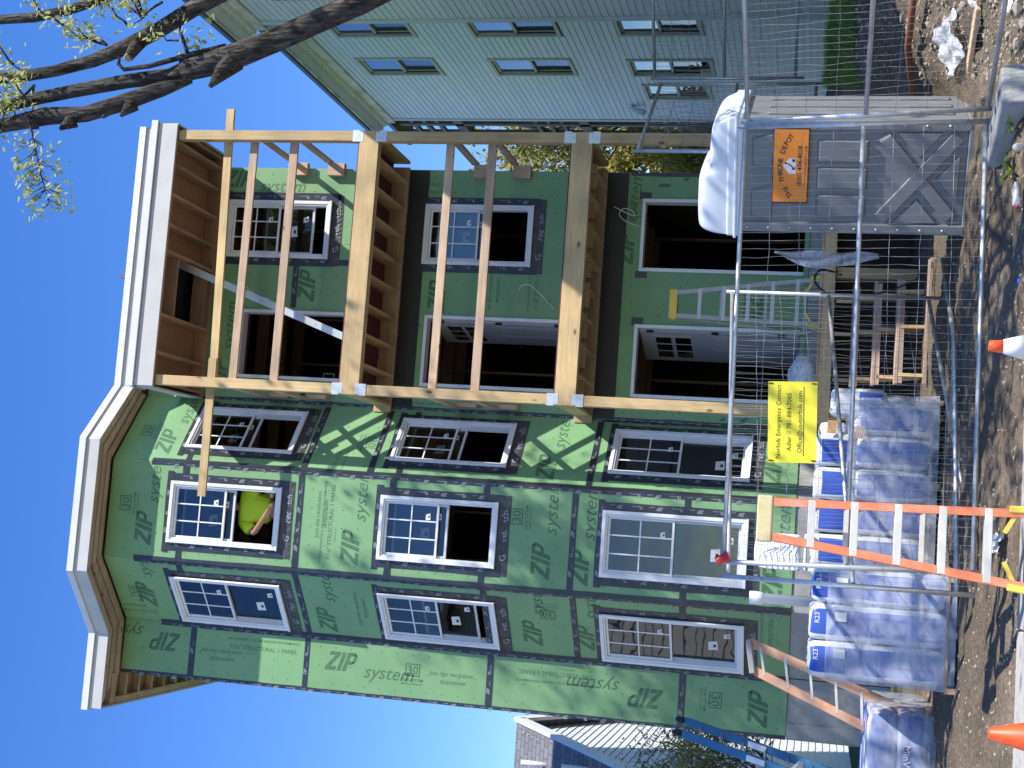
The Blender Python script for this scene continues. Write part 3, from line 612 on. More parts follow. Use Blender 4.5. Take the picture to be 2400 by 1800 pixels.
MB().box(X0, X1, 17.558, 17.598, 10.645, 10.862).build('roof_beam', M['studx'], porch)
MB().box(X0, X1, 19.14, 19.185, 10.645, 10.862).build('roof_ledger', M['studx'], porch)
for x in (1.60, 2.02, 2.56, 3.48, 3.86, 4.30, 4.74, 5.08, 5.24):
    MB().box(x, x + 0.042, 17.60, 19.138, 10.665, 10.868).build('rafter', M['study'], porch)
for y in (HY0 - 0.045, HY1 + 0.003): MB().box(2.605, 3.478, y, y + 0.042, 10.67, 10.866).build('header', M['studx'], porch)
MB().box(X0, X1, 17.6, 19.18, 10.985, 10.998).build('dark_roof_lid', M['dark'], porch)  # unseen dark lid, added to keep daylight out of the hatch
# rails: three on the top level (the upper one is a long plank run past both posts), two on the middle one
def rail(x0, x1, y0, y1, z0, z1, tilt=0.0, m='railx'):
    MB().hexa([(x0, y0, z0), (x1, y0, z0 + tilt), (x1, y1, z0 + tilt), (x0, y1, z0), (x0, y0, z1), (x1, y0, z1 + tilt), (x1, y1, z1 + tilt), (x0, y1, z1)]).build('rail', M[m], porch, bevel=0.003)
rail(0.05, 2.0, 17.742, 17.78, 9.785, 9.905, 0.02, 'ptx'); rail(1.75, 5.63, 17.784, 17.824, 9.80, 9.92, 0.11, 'ptx')
rail(XL0 + 0.02, 5.25, 17.742, 17.78, 9.485, 9.60, -0.01); rail(XL0 + 0.02, 5.25, 17.742, 17.78, 8.865, 8.985, 0.0)
rail(XL0 + 0.02, 5.25, 17.742, 17.78, 6.57, 6.685, 0.0); rail(XL0 + 0.02, 5.25, 17.742, 17.78, 5.97, 6.09, 0.0)
for (z, ext) in ((9.45, 0), (8.86, 0), (6.575, 1), (5.975, 1)):
    MB().box(5.215, 5.253, 17.79, 19.17, z, z + 0.11).build('side_rail', M['raily'], porch, bevel=0.003)
    MB().box(5.02, 5.21, 19.10, 19.198, z - 0.2, z + 0.06).build('cleat', M['railz'], porch)
    if z > 4: MB().box(1.578, 1.616, 17.79, 18.98, z, z + 0.1).build('side_rail', M['raily'], porch, bevel=0.003)
    MB().box(1.6, 1.66, 18.92, 19.12, z - 0.28, z + 0.04).build('cleat', M['railz'], porch)
# first-floor deck and stairs
MB().box(1.5, 5.3, 17.5, 17.54, 1.37, 1.53).build('deck_rim', M['ptx'], porch, bevel=0.003)
for i in range(13): MB().box(1.48, 5.32, 17.47 + i * 0.132, 17.47 + i * 0.132 + 0.126, 1.532, 1.558).build('deck_board', M['railx'], porch)
for i in range(6): MB().box(1.55 + i * 0.73, 1.59 + i * 0.73, 17.54, 19.15, 1.36, 1.53).build('joist', M['pty'], porch)
for (z, y) in ((1.15, 17.2), (0.9, 16.93), (0.645, 16.66)):
    for j in range(2): MB().box(1.95 + 0.02 * j, 3.22 + 0.03 * j, y + j * 0.14, y + j * 0.14 + 0.132, z - 0.04, z).build('tread', M['tread'], porch, bevel=0.004)
    MB().box(1.96, 3.2, y + 0.005, y + 0.03, z - 0.09, z - 0.041).build('tread_nosing', M['tread'], porch)
for x in (2.04, 2.62, 3.04):
    s = MB(); pts = [(17.46, 1.35), (17.46, 1.1), (17.2, 1.1), (17.2, 0.85), (16.93, 0.85), (16.93, 0.6), (16.66, 0.6), (16.62, 0.3), (16.9, 0.28), (17.49, 0.95), (17.49, 1.35)]
    s.prism(pts, lambda a, b, d: (d, a, b), x, x + 0.04); s.build('stringer', M['pty'], porch)
MB().box(1.55, 5.25, 19.0, 19.04, 0.35, 1.5).build('underdeck_sheet', M['inner'], porch)  # dark sheet under the deck, set in front of the foundation
for x in (1.6, 3.4, 5.1): MB().box(x, x + 0.14, 17.7, 17.84, 0.2, 1.36).build('deck_post', M['ptz'], porch)
# ---------------------------------------------------------------- grey clapboard house on the right
M['clap'] = mat('grey_clapboard', (0.6, 0.62, 0.65), (0.65, 0.67, 0.7), 3.0, 0.6, stretch=(1, 0.6, 6), rand=0.05)
M['clap_bounce'] = mat('bounce_tinted_clapboard', (0.57, 0.6, 0.61), (0.62, 0.65, 0.66), 3.0, 0.6, stretch=(1, 0.6, 6), rand=0.05)  # wing boards: green light bounced off the sheathing is mixed into the colour
M['trimg'] = mat('grey_trim', (0.45, 0.49, 0.5), (0.5, 0.54, 0.55), 3, 0.6)
M['peel'] = mat('peeling_paint', (0.74, 0.73, 0.74), (0.55, 0.53, 0.52), 5, 0.8, c3=(0.3, 0.27, 0.25), stretch=(1, 0.5, 1), bump=0.4)
M['soff'] = mat('old_soffit', (0.8, 0.78, 0.8), (0.7, 0.68, 0.7), 2, 0.8)
M['gutter'] = mat('dark_gutter', (0.05, 0.05, 0.055), (0.09, 0.09, 0.095), 5, 0.5)
M['oldwood'] = mat('grey_weathered_timber', (0.13, 0.115, 0.1), (0.22, 0.195, 0.17), 6, 0.9, stretch=(1, 1, 1))
M['wtrim'] = mat('cream_window_trim', (0.5, 0.5, 0.46), (0.42, 0.41, 0.37), 6, 0.7)
gh_ = thing('clapboard_house', 'tall grey clapboard house with small sliding sash windows beside the porch', 'house', (8.6, 24, 1.3))
GX, GY0, GY1, GZ0, GZ1 = 8.6, 20.2, 27.85, 1.0, 10.9
GW = [(24.02, 24.86, 8.99, 10.42), (22.05, 22.78, 8.94, 10.36), (24.10, 24.90, 6.36, 7.82), (22.05, 22.84, 6.3, 7.78), (24.18, 24.96, 3.75, 5.2), (22.05, 22.84, 3.8, 5.16), (25.58, 26.36, 3.9, 5.08)]
core = [(GY0, GY1, GZ0, GZ1)]
for o in GW: core = cut(core, o)
mb = MB()
for (a, b, c, d) in core: mb.box(GX + 0.02, GX + 0.15, a, b, c, d)
mb.build('wall', M['trimg'], gh_)
def claps(x, y0, y1, z0, z1, ops, mt, flip=1):
    z = z0; E_ = 0.118
    while z < z1:
        top = min(z + E_ + 0.012, z1)
        for (a, b, c, d) in [r for r in (lambda rs: rs)(_row(y0, y1, z, top, ops))]:
            m_ = MB(); m_.add([(x - 0.016, a, c), (x - 0.016, b, c), (x - 0.001, b, d), (x - 0.001, a, d), (x + 0.01, a, c), (x + 0.01, b, c)], [(0, 3, 2, 1), (0, 1, 5, 4)]); m_.build('clapboard', M[mt], gh_)
        z += E_
def _row(y0, y1, z, top, ops):
    segs = [(y0, y1)]
    for (a, b, c, d) in ops:
        if z + 0.06 > c - 0.06 and z + 0.06 < d + 0.06:
            segs = [t for s in segs for t in ((s[0], min(s[1], a - 0.07)), (max(s[0], b + 0.07), s[1])) if t[1] - t[0] > 0.03]
    return [(a, b, z, top) for a, b in segs]
claps(GX, GY0 + 1.6, GY1 - 0.05, GZ0, GZ1, GW, 'clap')
MB().box(GX - 0.03, GX + 0.12, GY1 - 0.07, GY1 + 0.03, GZ0, GZ1).build('corner_board', M['trimg'], gh_)
for (a, b, c, d) in GW:
    f = MB(); t = 0.07
    f.box(GX - 0.035, GX + 0.1, a - t, b + t, d, d + t).box(GX - 0.04, GX + 0.1, a - t, b + t, c - t, c).box(GX - 0.034, GX + 0.1, a - t, a, c, d).box(GX - 0.034, GX + 0.1, b, b + t, c, d)
    w_ = f.build('window', M['wtrim'], gh_, bevel=0.005); m = (c + d) / 2
    for (p, q, dx) in ((m - 0.02, d - 0.0, 0.012), (c, m + 0.02, 0.045)):
        s = MB(); s.box(GX + dx, GX + dx + 0.03, a, b, p, p + 0.045).box(GX + dx, GX + dx + 0.03, a, b, q - 0.045, q).box(GX + dx, GX + dx + 0.03, a, a + 0.04, p, q).box(GX + dx, GX + dx + 0.03, b - 0.04, b, p, q); s.build('sash', M['wtrim'], w_)
        g = MB(); g.quad((GX + dx + 0.015, a, p), (GX + dx + 0.015, a, q), (GX + dx + 0.015, b, q), (GX + dx + 0.015, b, p)); g.build('pane', M['glass2'] if dx < 0.02 else M['glass'], w_)
    MB().box(GX + 0.3, GX + 0.32, a, b, c, d).build('dark_backing', M['inner'], w_)  # dark sheet standing in for the unlit room behind the panes
# nearer wing standing proud of that wall
WX, WY1 = 8.02, 20.65
MB().box(WX + 0.02, WX + 0.7, 12.0, WY1 - 0.01, GZ0, GZ1).build('wing_wall', M['trimg'], gh_)
claps(WX, 12.0, WY1 - 0.12, GZ0, GZ1, [(18.2, 19.6, 5.9, 7.35), (18.2, 19.6, 8.9, 10.3)], 'clap_bounce')
MB().box(WX - 0.03, WX + 0.6, WY1 - 0.12, WY1 + 0.02, GZ0, GZ1 + 0.02).build('corner_board', M['trimg'], gh_)
for (c, d) in ((5.9, 7.35), (8.9, 10.3)): MB().box(WX - 0.03, WX + 0.01, 18.2, 19.6, c, d).build('window', M['gutter'], gh_)
# deep old cornice: frieze, soffit, gutter
def cornice(x, y0, y1, z):
    MB().box(x - 0.05, x + 0.02, y0, y1, z, z + 0.24).build('frieze', M['peel'], gh_)
    MB().box(x - 0.12, x - 0.052, y0 - 0.05, y1, z + 0.19, z + 0.272).build('bed_mould', M['soff'], gh_)
    k = y0
    while k < y1: MB().box(x - 0.15, x - 0.121, k, k + 0.06, z + 0.21, z + 0.265).build('dentil', M['soff'], gh_); k += 0.12
    MB().box(x - 0.40, x - 0.02, y0 - 0.1, y1 + 0.02, z + 0.274, z + 0.30).build('soffit', M['soff'], gh_)
    MB().box(x - 0.42, x - 0.385, y0 - 0.1, y1 + 0.02, z + 0.25, z + 0.36).build('fascia_board', M['peel'], gh_)
    MB().box(x - 0.47, x - 0.422, y0 - 0.1, y1 + 0.05, z + 0.29, z + 0.37).build('gutter', M['gutter'], gh_)
cornice(GX, 21.3, 28.0, GZ1); cornice(WX, 12.0, 20.85, GZ1)
MB().box(WX - 0.38, 20, 11.5, 20.8, GZ1 + 0.31, GZ1 + 0.36).box(GX - 0.38, 20, 20.81, 28.0, GZ1 + 0.311, GZ1 + 0.36).build('roof', M['gutter'], gh_)
MB().box(GX + 0.2, 19, 20.2, 27.8, GZ0, GZ1 + 0.3).build('house_body', M['trimg'], gh_)
# wall lamp
l = MB(); l.lathe((GX - 0.03, 26.88, 5.48), [(0.02, 0), (0.09, 0.02), (0.09, 0.05), (0.02, 0.06)], 14, axis=(-1, 0, 0)).lathe((GX - 0.13, 26.9, 5.22), [(0.03, 0), (0.075, 0.05), (0.075, 0.16), (0.03, 0.2)], 14).tube([(GX - 0.05, 26.88, 5.5), (GX - 0.12, 26.89, 5.46), (GX - 0.13, 26.9, 5.4)], 0.02, 6); l.build('wall_lamp', M['soff'], gh_)
v = MB(); v.box(GX - 0.04, GX, 24.66, 24.96, 3.74, 3.94); 
for i in range(3): v.box(GX - 0.05, GX - 0.04, 24.69 + i * 0.09, 24.75 + i * 0.09, 3.76, 3.92, 1)
v.build('vent', [M['wtrim'], M['gutter']], gh_)
# timber back stairs and galleries behind it
bs = thing('back_stairs', 'dark weathered timber stairs and galleries behind the grey clapboard house', 'stairs', (9.0, 29.5, 1.2))
for z in (4.1, 7.0, 9.9):
    MB().box(8.9, 12.0, 28.2, 30.2, z - 0.22, z).build('gallery_floor', M['oldwood'], bs)
    for k in range(3): MB().box(8.92, 9.0, 28.2, 30.2, z + 0.35 + 0.3 * k, z + 0.44 + 0.3 * k).build('rail', M['oldwood'], bs)
for y in (28.25, 29.2, 30.05): MB().box(8.9, 9.04, y, y + 0.14, 1.0, 11.2).build('post', M['oldwood'], bs)
for (z, d) in ((4.1, 1), (7.0, -1)):
    a, b = (9.15, 28.4, z), (9.15, 30.1, z + 2.8)
    if d < 0: a, b = (9.15, 30.1, z), (9.15, 28.4, z + 2.8)
    MB().bar(a, b, 0.05, 0.26).build('stringer', M['oldwood'], bs); MB().bar((a[0] - .1, a[1], a[2] + .9), (b[0] - .1, b[1], b[2] + .9), 0.05, 0.1).build('handrail', M['oldwood'], bs)
MB().box(8.75, 12, 28.1, 30.4, 11.25, 11.35).build('roof', M['gutter'], bs)

# ---------------------------------------------------------------- white house far left behind
M['shingle'] = None
def shingle_mat():
    m, N, L, B = newmat('grey_shingles'); B.inputs['Roughness'].default_value = 0.9
    tc = N.new('ShaderNodeTexCoord'); br = N.new('ShaderNodeTexBrick'); br.inputs['Scale'].default_value = 3.2; br.inputs['Color1'].default_value = (0.14, 0.14, 0.15, 1); br.inputs['Color2'].default_value = (0.19, 0.19, 0.2, 1); br.inputs['Mortar'].default_value = (0.07, 0.07, 0.075, 1)
    br.inputs['Mortar Size'].default_value = 0.03; br.inputs['Brick Width'].default_value = 0.8; br.inputs['Row Height'].default_value = 0.42
    mp = N.new('ShaderNodeMapping'); mp.inputs['Rotation'].default_value = (math.radians(90), 0, 0); L.new(tc.outputs['Object'], mp.inputs[0]); L.new(mp.outputs[0], br.inputs['Vector']); L.new(br.outputs[0], B.inputs['Base Color'])
    return m
M['shingle'] = shingle_mat()
M['wsiding'] = mat('white_siding', (0.62, 0.63, 0.63), (0.72, 0.72, 0.72), 4, 0.6)
fh = thing('gabled_house', 'white house with grey shingle roof far behind left corner of green house', 'house', (-6.5, 31, 0.5))
fh_ridge, fh_eave, Y0, YR = 8.07, 3.7, 25.0, 32.0; FX = -4.6
MB().add([(-16, Y0, fh_eave), (FX, Y0, fh_eave), (FX, YR, fh_ridge), (-16, YR, fh_ridge), (-16, 39, fh_eave), (FX, 39, fh_eave)], [(0, 1, 2, 3), (3, 2, 5, 4)]).build('roof', M['shingle'], fh)
for (a, b) in (((FX + .03, Y0 - .1, fh_eave - .14), (FX + .03, YR, fh_ridge - .06)), ((FX + .03, 39.1, fh_eave - .14), (FX + .03, YR, fh_ridge - .06))): MB().bar(a, b, 0.08, 0.28).build('rake_board', M['wsiding'], fh)
z = 0.4
while z < fh_ridge - 0.4:
    h = 0.0 if z < fh_eave else (z - fh_eave) / (fh_ridge - fh_eave); a, b = Y0 + 0.5 + h * 6.6, 38.5 - h * 6.6
    MB().add([(FX - .18, a, z), (FX - .18, b, z), (FX - .2, b, z + 0.17), (FX - .2, a, z + 0.17)], [(0, 1, 2, 3)]).build('siding_board', M['wsiding'], fh)
    z += 0.165
MB().box(-15.5, -4.85, Y0 + 0.5, 38.5, 0.2, fh_eave + 0.2).build('house_body', M['wsiding'], fh)
MB().box(-15.6, FX, Y0 - 0.08, Y0, fh_eave - 0.15, fh_eave + 0.02).build('gutter', M['wsiding'], fh)
for x, y in ((-5.25, 30.3), (-4.9, 28.3)):
    zz = fh_eave + (y - Y0) / 7.0 * (fh_ridge - fh_eave); MB().lathe((x, y, zz - 0.2), [(0.05, 0), (0.05, 0.75), (0.04, 0.75)], 10).build('vent_pipe', M['wsiding'], fh)

# white house left of the lot, out of frame: it is what the left bay windows mirror
wh = thing('white_house', 'white clapboard house left of the lot, mirrored in the left bay windows', 'house', (-12, 17, 0.3))
MB().box(-19, -10.02, 9, 24, -0.2, 8.6).build('house_body', M['trimg'], wh); z = 0.5
while z < 8.5:
    MB().add([(-9.98, 9, z), (-9.98, 24, z), (-10.0, 24, z + 0.21), (-10.0, 9, z + 0.21)], [(0, 1, 2, 3)]).build('clapboard', M['wsiding'], wh); z += 0.2
for y in (11, 14.5, 17.5, 21):
    for zz in (2.0, 5.2): MB().box(-9.99, -9.94, y, y + 0.95, zz, zz + 1.6).build('window', M['wtrim'], wh); MB().box(-9.945, -9.935, y + 0.1, y + 0.85, zz + 0.1, zz + 1.5).build('pane', M['gutter'], wh)
MB().box(-19.4, -9.6, 8.7, 24.3, 8.6, 8.8).build('roof', M['gutter'], wh)

# ---------------------------------------------------------------- trees
M['bark'] = None
def bark_mat(name, c1, c2, c3, sc):
    m, N, L, B = newmat(name); B.inputs['Roughness'].default_value = 0.95; B.inputs['Specular IOR Level'].default_value = 0.15
    tc = N.new('ShaderNodeTexCoord'); mp = N.new('ShaderNodeMapping'); mp.inputs['Scale'].default_value = (1, 1, 0.22); L.new(tc.outputs['Object'], mp.inputs[0])
    nz = N.new('ShaderNodeTexNoise'); nz.inputs['Scale'].default_value = sc; nz.inputs['Detail'].default_value = 8; nz.inputs['Distortion'].default_value = 0.8; L.new(mp.outputs[0], nz.inputs['Vector'])
    r = ramp(N, [(0.35, c1), (0.52, c2), (0.68, c3)]); L.new(nz.outputs['Fac'], r.inputs[0]); L.new(r.outputs[0], B.inputs['Base Color'])
    vo = N.new('ShaderNodeTexVoronoi'); vo.feature = 'DISTANCE_TO_EDGE'; vo.inputs['Scale'].default_value = sc * 1.3; L.new(mp.outputs[0], vo.inputs['Vector'])
    ad = N.new('ShaderNodeMath'); L.new(nz.outputs['Fac'], ad.inputs[0]); L.new(vo.outputs['Distance'], ad.inputs[1])
    bp = N.new('ShaderNodeBump'); bp.inputs['Strength'].default_value = 1; bp.inputs['Distance'].default_value = 0.03; L.new(ad.outputs[0], bp.inputs['Height']); L.new(bp.outputs[0], B.inputs['Normal']); return m
M['bark'] = bark_mat('maple_bark', (0.028, 0.024, 0.021), (0.065, 0.056, 0.049), (0.12, 0.107, 0.095), 22)
M['twig'] = mat('twig', (0.06, 0.045, 0.035), (0.12, 0.085, 0.06), 8, 0.9)
def leaf_mat(name, c1, c2):
    m, N, L, B = newmat(name); out = N['Material Output']; B.inputs['Roughness'].default_value = 0.6
    g = N.new('ShaderNodeNewGeometry'); r = ramp(N, [(0.0, c1), (1.0, c2)]); L.new(g.outputs['Random Per Island'], r.inputs[0]); L.new(r.outputs[0], B.inputs['Base Color'])
    t = N.new('ShaderNodeBsdfTranslucent'); L.new(r.outputs[0], t.inputs[0]); mx = N.new('ShaderNodeMixShader'); mx.inputs[0].default_value = 0.45; L.new(B.outputs[0], mx.inputs[1]); L.new(t.outputs[0], mx.inputs[2]); L.new(mx.outputs[0], out.inputs[0]); return m
M['leafy'] = leaf_mat('spring_maple_leaf', (0.36, 0.4, 0.1), (0.6, 0.6, 0.24))
M['leafb'] = leaf_mat('willow_leaf', (0.26, 0.24, 0.04), (0.46, 0.40, 0.08))
M['leafg'] = leaf_mat('shrub_leaf', (0.2, 0.2, 0.06), (0.36, 0.34, 0.12))
M['cutwood'] = mat('pruned_wood', (0.38, 0.29, 0.19), (0.5, 0.4, 0.28), 9, 0.8)
def leaf_cluster(mb, c, r, n, size, R, m=0):
    for _ in range(n):
        p = Vector(c) + Vector((R.gauss(0, r), R.gauss(0, r), R.gauss(0, r)))
        u = Vector((R.uniform(-1, 1), R.uniform(-1, 1), R.uniform(-1, 1))).normalized(); w = u.orthogonal().normalized() * size * R.uniform(0.5, 1.1); u = u * size * R.uniform(0.7, 1.4)
        mb.add([p - u, p - u * 0.2 + w, p + u, p - u * 0.2 - w], [(0, 1, 2, 3)], m)
def grow(tw, lf, p, d, ln, r, depth, R, ok, lsize, ldens, spread=0.55, lift=0.12):
    """recursive branch; ok(point) keeps the crown where the tree has one"""
    n = 4; pts = [Vector(p)]; dd = Vector(d).normalized()
    for i in range(n):
        dd = (dd + Vector((R.uniform(-1, 1), R.uniform(-1, 1), R.uniform(-1, 1))) * 0.22 + Vector((0, 0, lift * 0.4))).normalized(); pts.append(pts[-1] + dd * ln / n)
        if not ok(pts[-1]): break
    if len(pts) < 2: return
    k = len(pts); tw.tube(pts, [r * (1 - 0.45 * i / (k - 1)) for i in range(k)], 6 if r > 0.03 else 4, cap=False)
    if depth <= 1 and ldens:
        for q in pts[1:]:
            if R.random() < ldens and ok(q): leaf_cluster(lf, q, 0.13, R.randint(4, 8), lsize, R)
    if depth == 0 or k <= n: return
    for i in range(R.randint(2, 3) + (1 if depth > 2 else 0)):
        t = R.randint(2, n); q = pts[t]; e = (dd + Vector((R.uniform(-1, 1), R.uniform(-1, 1), R.uniform(-0.5, 1))) * spread * 1.6).normalized()
        grow(tw, lf, q, e, ln * R.uniform(0.58, 0.8), r * 0.55, depth - 1, R, ok, lsize, ldens, spread, lift)
def at(x, y, Y):          # picture point of the photograph -> place at depth Y (used to note where the limbs stand)
    u, v = (1800 - y - 900) / 3200.0, (x - 1200) / 3200.0; d = rt * u + dn * v + fw; return Vector((0, 0, 1.48)) + d * (Y / d.y)
mt = thing('street_maple', 'street maple with pruned dark limbs and pale spring leaves above the site', 'tree', (4.45, 9.0, 0.05))
R = rng(5); tw, lf = MB(), MB()
TY = 9.0; TS = 0.8
trunk = [Vector((4.5, TY, -0.1)), Vector((4.45, TY, 0.6)), Vector((4.32, TY, 1.8)), Vector((4.1, TY, 3.0)), at(960, -60, TY)]
limb1 = [at(960, -60, TY), at(840, 8, TY), at(740, 52, TY), at(640, 97, TY), at(560, 128, TY), at(500, 148, TY), at(430, 166, TY)]
tr = MB(); tr.tube(trunk + limb1[1:], [0.240, 0.192, 0.160, 0.136, 0.104, 0.086, 0.084, 0.084, 0.092, 0.090, 0.080], 14)
tr.tube([at(470, 152, TY), at(400, 178, TY), at(300, 190, TY), at(180, 212, TY), at(80, 232, TY), at(-40, 262, TY), at(-260, 300, TY + .6)], [0.076, 0.058, 0.053, 0.050, 0.048, 0.045, 0.036], 10)
tr.tube([at(450, 190, TY - .05), at(380, 208, TY - .08), at(290, 240, TY - .1), at(200, 268, TY - .1), at(110, 272, TY - .1), at(0, 296, TY - .15), at(-200, 360, TY - .3)], [0.016, 0.056, 0.062, 0.058, 0.068, 0.051, 0.036], 10)
b2 = [at(960, -60, TY), at(760, -75, TY + .25), at(560, -40, TY + .3), at(450, 22, TY + .3), at(370, 72, TY + .3), at(300, 108, TY + .3), at(220, 142, TY + .3), at(130, 166, TY + .3), at(40, 181, TY + .3), at(-80, 190, TY + .4), at(-300, 240, TY + 1.2)]
tr.tube(b2, [0.104, 0.088, 0.076, 0.064, 0.060, 0.061, 0.050, 0.045, 0.044, 0.042, 0.032], 10)
b3 = [at(760, -75, TY + .25), at(420, -70, TY + .5), at(250, -8, TY + .6), at(160, 24, TY + .6), at(80, 41, TY + .6), at(0, 46, TY + .6), at(-220, 60, TY + 1.2)]
tr.tube(b3, [0.072, 0.060, 0.044, 0.040, 0.040, 0.038, 0.032], 10)
# pruned stubs
for a, b, r0, r1 in ((at(545, 140, TY), at(492, 203, TY - .08), 0.125, 0.02), (at(325, 100, TY + .3), at(302, 134, TY + .2), 0.075, 0.045), (at(310, 245, TY - .1), at(283, 272, TY - .15), 0.075, 0.015), (at(170, 282, TY - .1), at(140, 303, TY - .15), 0.08, 0.015), (at(255, 258, TY - .1), at(240, 276, TY - .12), 0.05, 0.015)):
    tr.tube([a, (a + b) / 2, b], [r0 * TS, (r0 + r1) / 2 * TS, r1 * TS], 9)
tr.build('trunk', M['bark'], mt)
for c, n_, r in ((at(302, 134.5, TY + .199), (0.2, -1, -0.6), 0.035), (at(283, 140, TY), (0, -1, 0), 0.001)):
    if r > 0.01: MB().lathe(c, [(r, -0.01), (r, 0.004)], 12, axis=(-0.55, -0.45, -0.6)).build('pruned_end', M['cutwood'], mt)
# small limbs in view
def twig(pts, r0, r1, leaves=(), n=7, cl=8, ls=0.035):
    P = [at(*p) for p in pts]; k = len(P); tw.tube(P, [(r0 + (r1 - r0) * i / (k - 1)) * TS for i in range(k)], 5, cap=False)
    for (x, y, dd) in leaves: leaf_cluster(lf, at(x, y, dd), 0.046, cl, ls * TS, R)
tw.tube([at(530, 110, TY), at(440, 130, TY - .05), at(350, 155, TY - .1), at(290, 163, TY - .12), at(278, 150, TY - .12), at(281, 128, TY - .12)], [0.027, 0.021, 0.018, 0.016, 0.014, 0.008], 6)
twig([(440, 125, TY - .05), (425, 80, TY), (418, 45, TY), (424, 20, TY)], 0.02, 0.008, [(428, 70, TY), (450, 68, TY), (475, 75, TY), (490, 78, TY), (470, 108, TY), (455, 115, TY), (435, 118, TY), (440, 105, TY)])
twig([(418, 95, TY), (390, 95, TY), (378, 72, TY)], 0.012, 0.005, [(362, 88, TY), (368, 92, TY)])
for seedk in range(26):        # sprays with young leaves, from the ends of the limbs
    x0, y0 = R.choice([(250, 105), (300, 60), (210, 15), (150, 60), (95, 175), (80, 200), (60, 230), (70, 290), (90, 300), (30, 150), (330, 40), (380, 5), (20, 250), (40, 20)])
    px, py, d = x0, y0, TY + R.uniform(-.4, .6); pts = [(px, py, d)]; ang = R.uniform(-2.6, 0.6) + (1.2 if y0 > 150 else 0); lv = []
    for i in range(R.randint(3, 6)):
        ang += R.uniform(-.5, .5); st = R.uniform(18, 34); px -= st * math.cos(ang) * 0.7; py += st * math.sin(ang); pts.append((px, py, d + R.uniform(-.1, .1)))
        if i > 0: lv.append((px + R.uniform(-8, 8), py + R.uniform(-8, 8), d)); lv.append((px + R.uniform(-14, 14), py + R.uniform(-14, 14), d))
    if max(p[0] for p in pts) < 500 and (max(p[1] for p in pts) < 320): twig(pts, 0.014, 0.004, lv, cl=6, ls=0.032)
# the long hanging spray
main = [(60, 262, TY - .2), (75, 310, TY - .2), (84, 352, TY - .2), (92, 395, TY - .2), (105, 440, TY - .2), (114, 478, TY - .2)]
twig(main, 0.012, 0.003, [])
for i in range(30):
    t = R.uniform(0.25, 1.0); j = min(4, int(t * 5)); f = t * 5 - j; bx = main[j][0] * (1 - f) + main[j + 1][0] * f; by = main[j][1] * (1 - f) + main[j + 1][1] * f; sx = R.choice((-1, 1)) * R.uniform(10, 48) * (1.1 - 0.4 * t)
    q = [(bx, by, TY - .2), (bx + sx * 0.5, by + R.uniform(5, 14), TY - .2), (bx + sx, by + R.uniform(10, 26), TY - .2)]
    twig(q, 0.006, 0.002, [(q[2][0], q[2][1], TY - .2), (q[2][0] + R.uniform(-9, 9), q[2][1] + R.uniform(-3, 12), TY - .2)], cl=5, ls=0.03)
# the crown above the picture, the part that throws the dappled shade
def ok_crown(p): return p.z > 1.48 + 0.70 * p.y + 0.15 or (p.y < 9.2 and p.x > 0.47 * p.y + 0.2 and p.z > 4.2)
for (p, d, ln) in [(at(-300, 240, TY + 1.2), (0.5, 0.35, 1), 2.8), (at(-300, 240, TY + 1.2), (0.9, 0.3, 0.9), 2.8), (at(-260, 300, TY + .6), (-0.1, 0.3, 1), 2.6), (at(-200, 360, TY - .3), (-0.4, 0.1, 0.9), 2.2), (at(-220, 60, TY + 1.2), (0.7, 0.5, 1), 2.6), (at(-220, 60, TY + 1.2), (0.9, -0.2, 0.8), 2.4), (at(-260, 300, TY + .6), (0.4, -0.3, 1), 2.4)]:
    for k in range(2): grow(tw, lf, p, Vector(d) + Vector((R.uniform(-.4, .4), R.uniform(-.4, .4), R.uniform(-.1, .3))), ln * R.uniform(1.0, 1.4), 0.055, 4, R, ok_crown, 0.055, 0.45)
base = Vector((4.5, 8.7, 3.6)); tw.tube([Vector((4.25, TY, 2.2)), base], [0.08, 0.06], 8)
for (d, ln) in (((0.9, -0.3, 1.1), 2.6), ((0.6, -0.8, 1.3), 2.4)):
    grow(tw, lf, base, Vector(d) + Vector((R.uniform(-.3, .3), R.uniform(-.3, .3), R.uniform(-.1, .3))), ln, 0.05, 3, R, lambda p: p.x > 0.47 * p.y + 0.05 and p.z > 3.0 and p.y < 10.5, 0.05, 0.3)
for k in range(3): grow(tw, lf, Vector((4.4, TY, 3.2)), (1.0, R.uniform(-.15, .25), 0.85 + 0.2 * k), 2.6, 0.05, 4, R, lambda p: p.x > 0.47 * p.y + 0.05 and p.z > 3.0, 0.055, 0.5)  # off-frame limbs added to shade the toilet's right side
tag(tw.build('branches', M['bark'], mt), kind='stuff'); tag(lf.build('crown', M['leafy'], mt), kind='stuff')

# trees behind, between the two houses
def back_tree(name, label, loc, h, seed, lm, dens, lsize, spread, ok=lambda p: True, nb=9, r0=0.2):
    t = thing(name, label, 'tree', loc); R = rng(seed); a, b = MB(), MB(); L0 = Vector(loc)
    a.tube([L0 - Vector((0, 0, .3)), L0 + Vector((.1, 0, h * .25)), L0 + Vector((.15, .1, h * .5))], [r0, r0 * .8, r0 * .5], 8)
    for i in range(nb):
        q = L0 + Vector((.12, .05, h * R.uniform(.2, .5))); g = R.uniform(0, 6.28)
        grow(a, b, q, (math.cos(g) * spread, math.sin(g) * spread, R.uniform(.3, 1)), h * .24 * R.uniform(.8, 1.25), r0 * .4, 4, R, ok, lsize, dens, 0.6, 0.05)
    a.build('trunk', M['twig'], t); tag(b.build('crown', lm, t), kind='stuff'); return t
back_tree('willow_tree', 'sunlit tree with thin yellow-green spring leaves between porch and grey house', (11.5, 37, 0.4), 13, 21, M['leafb'], 0.7, 0.075, 0.9, nb=14)
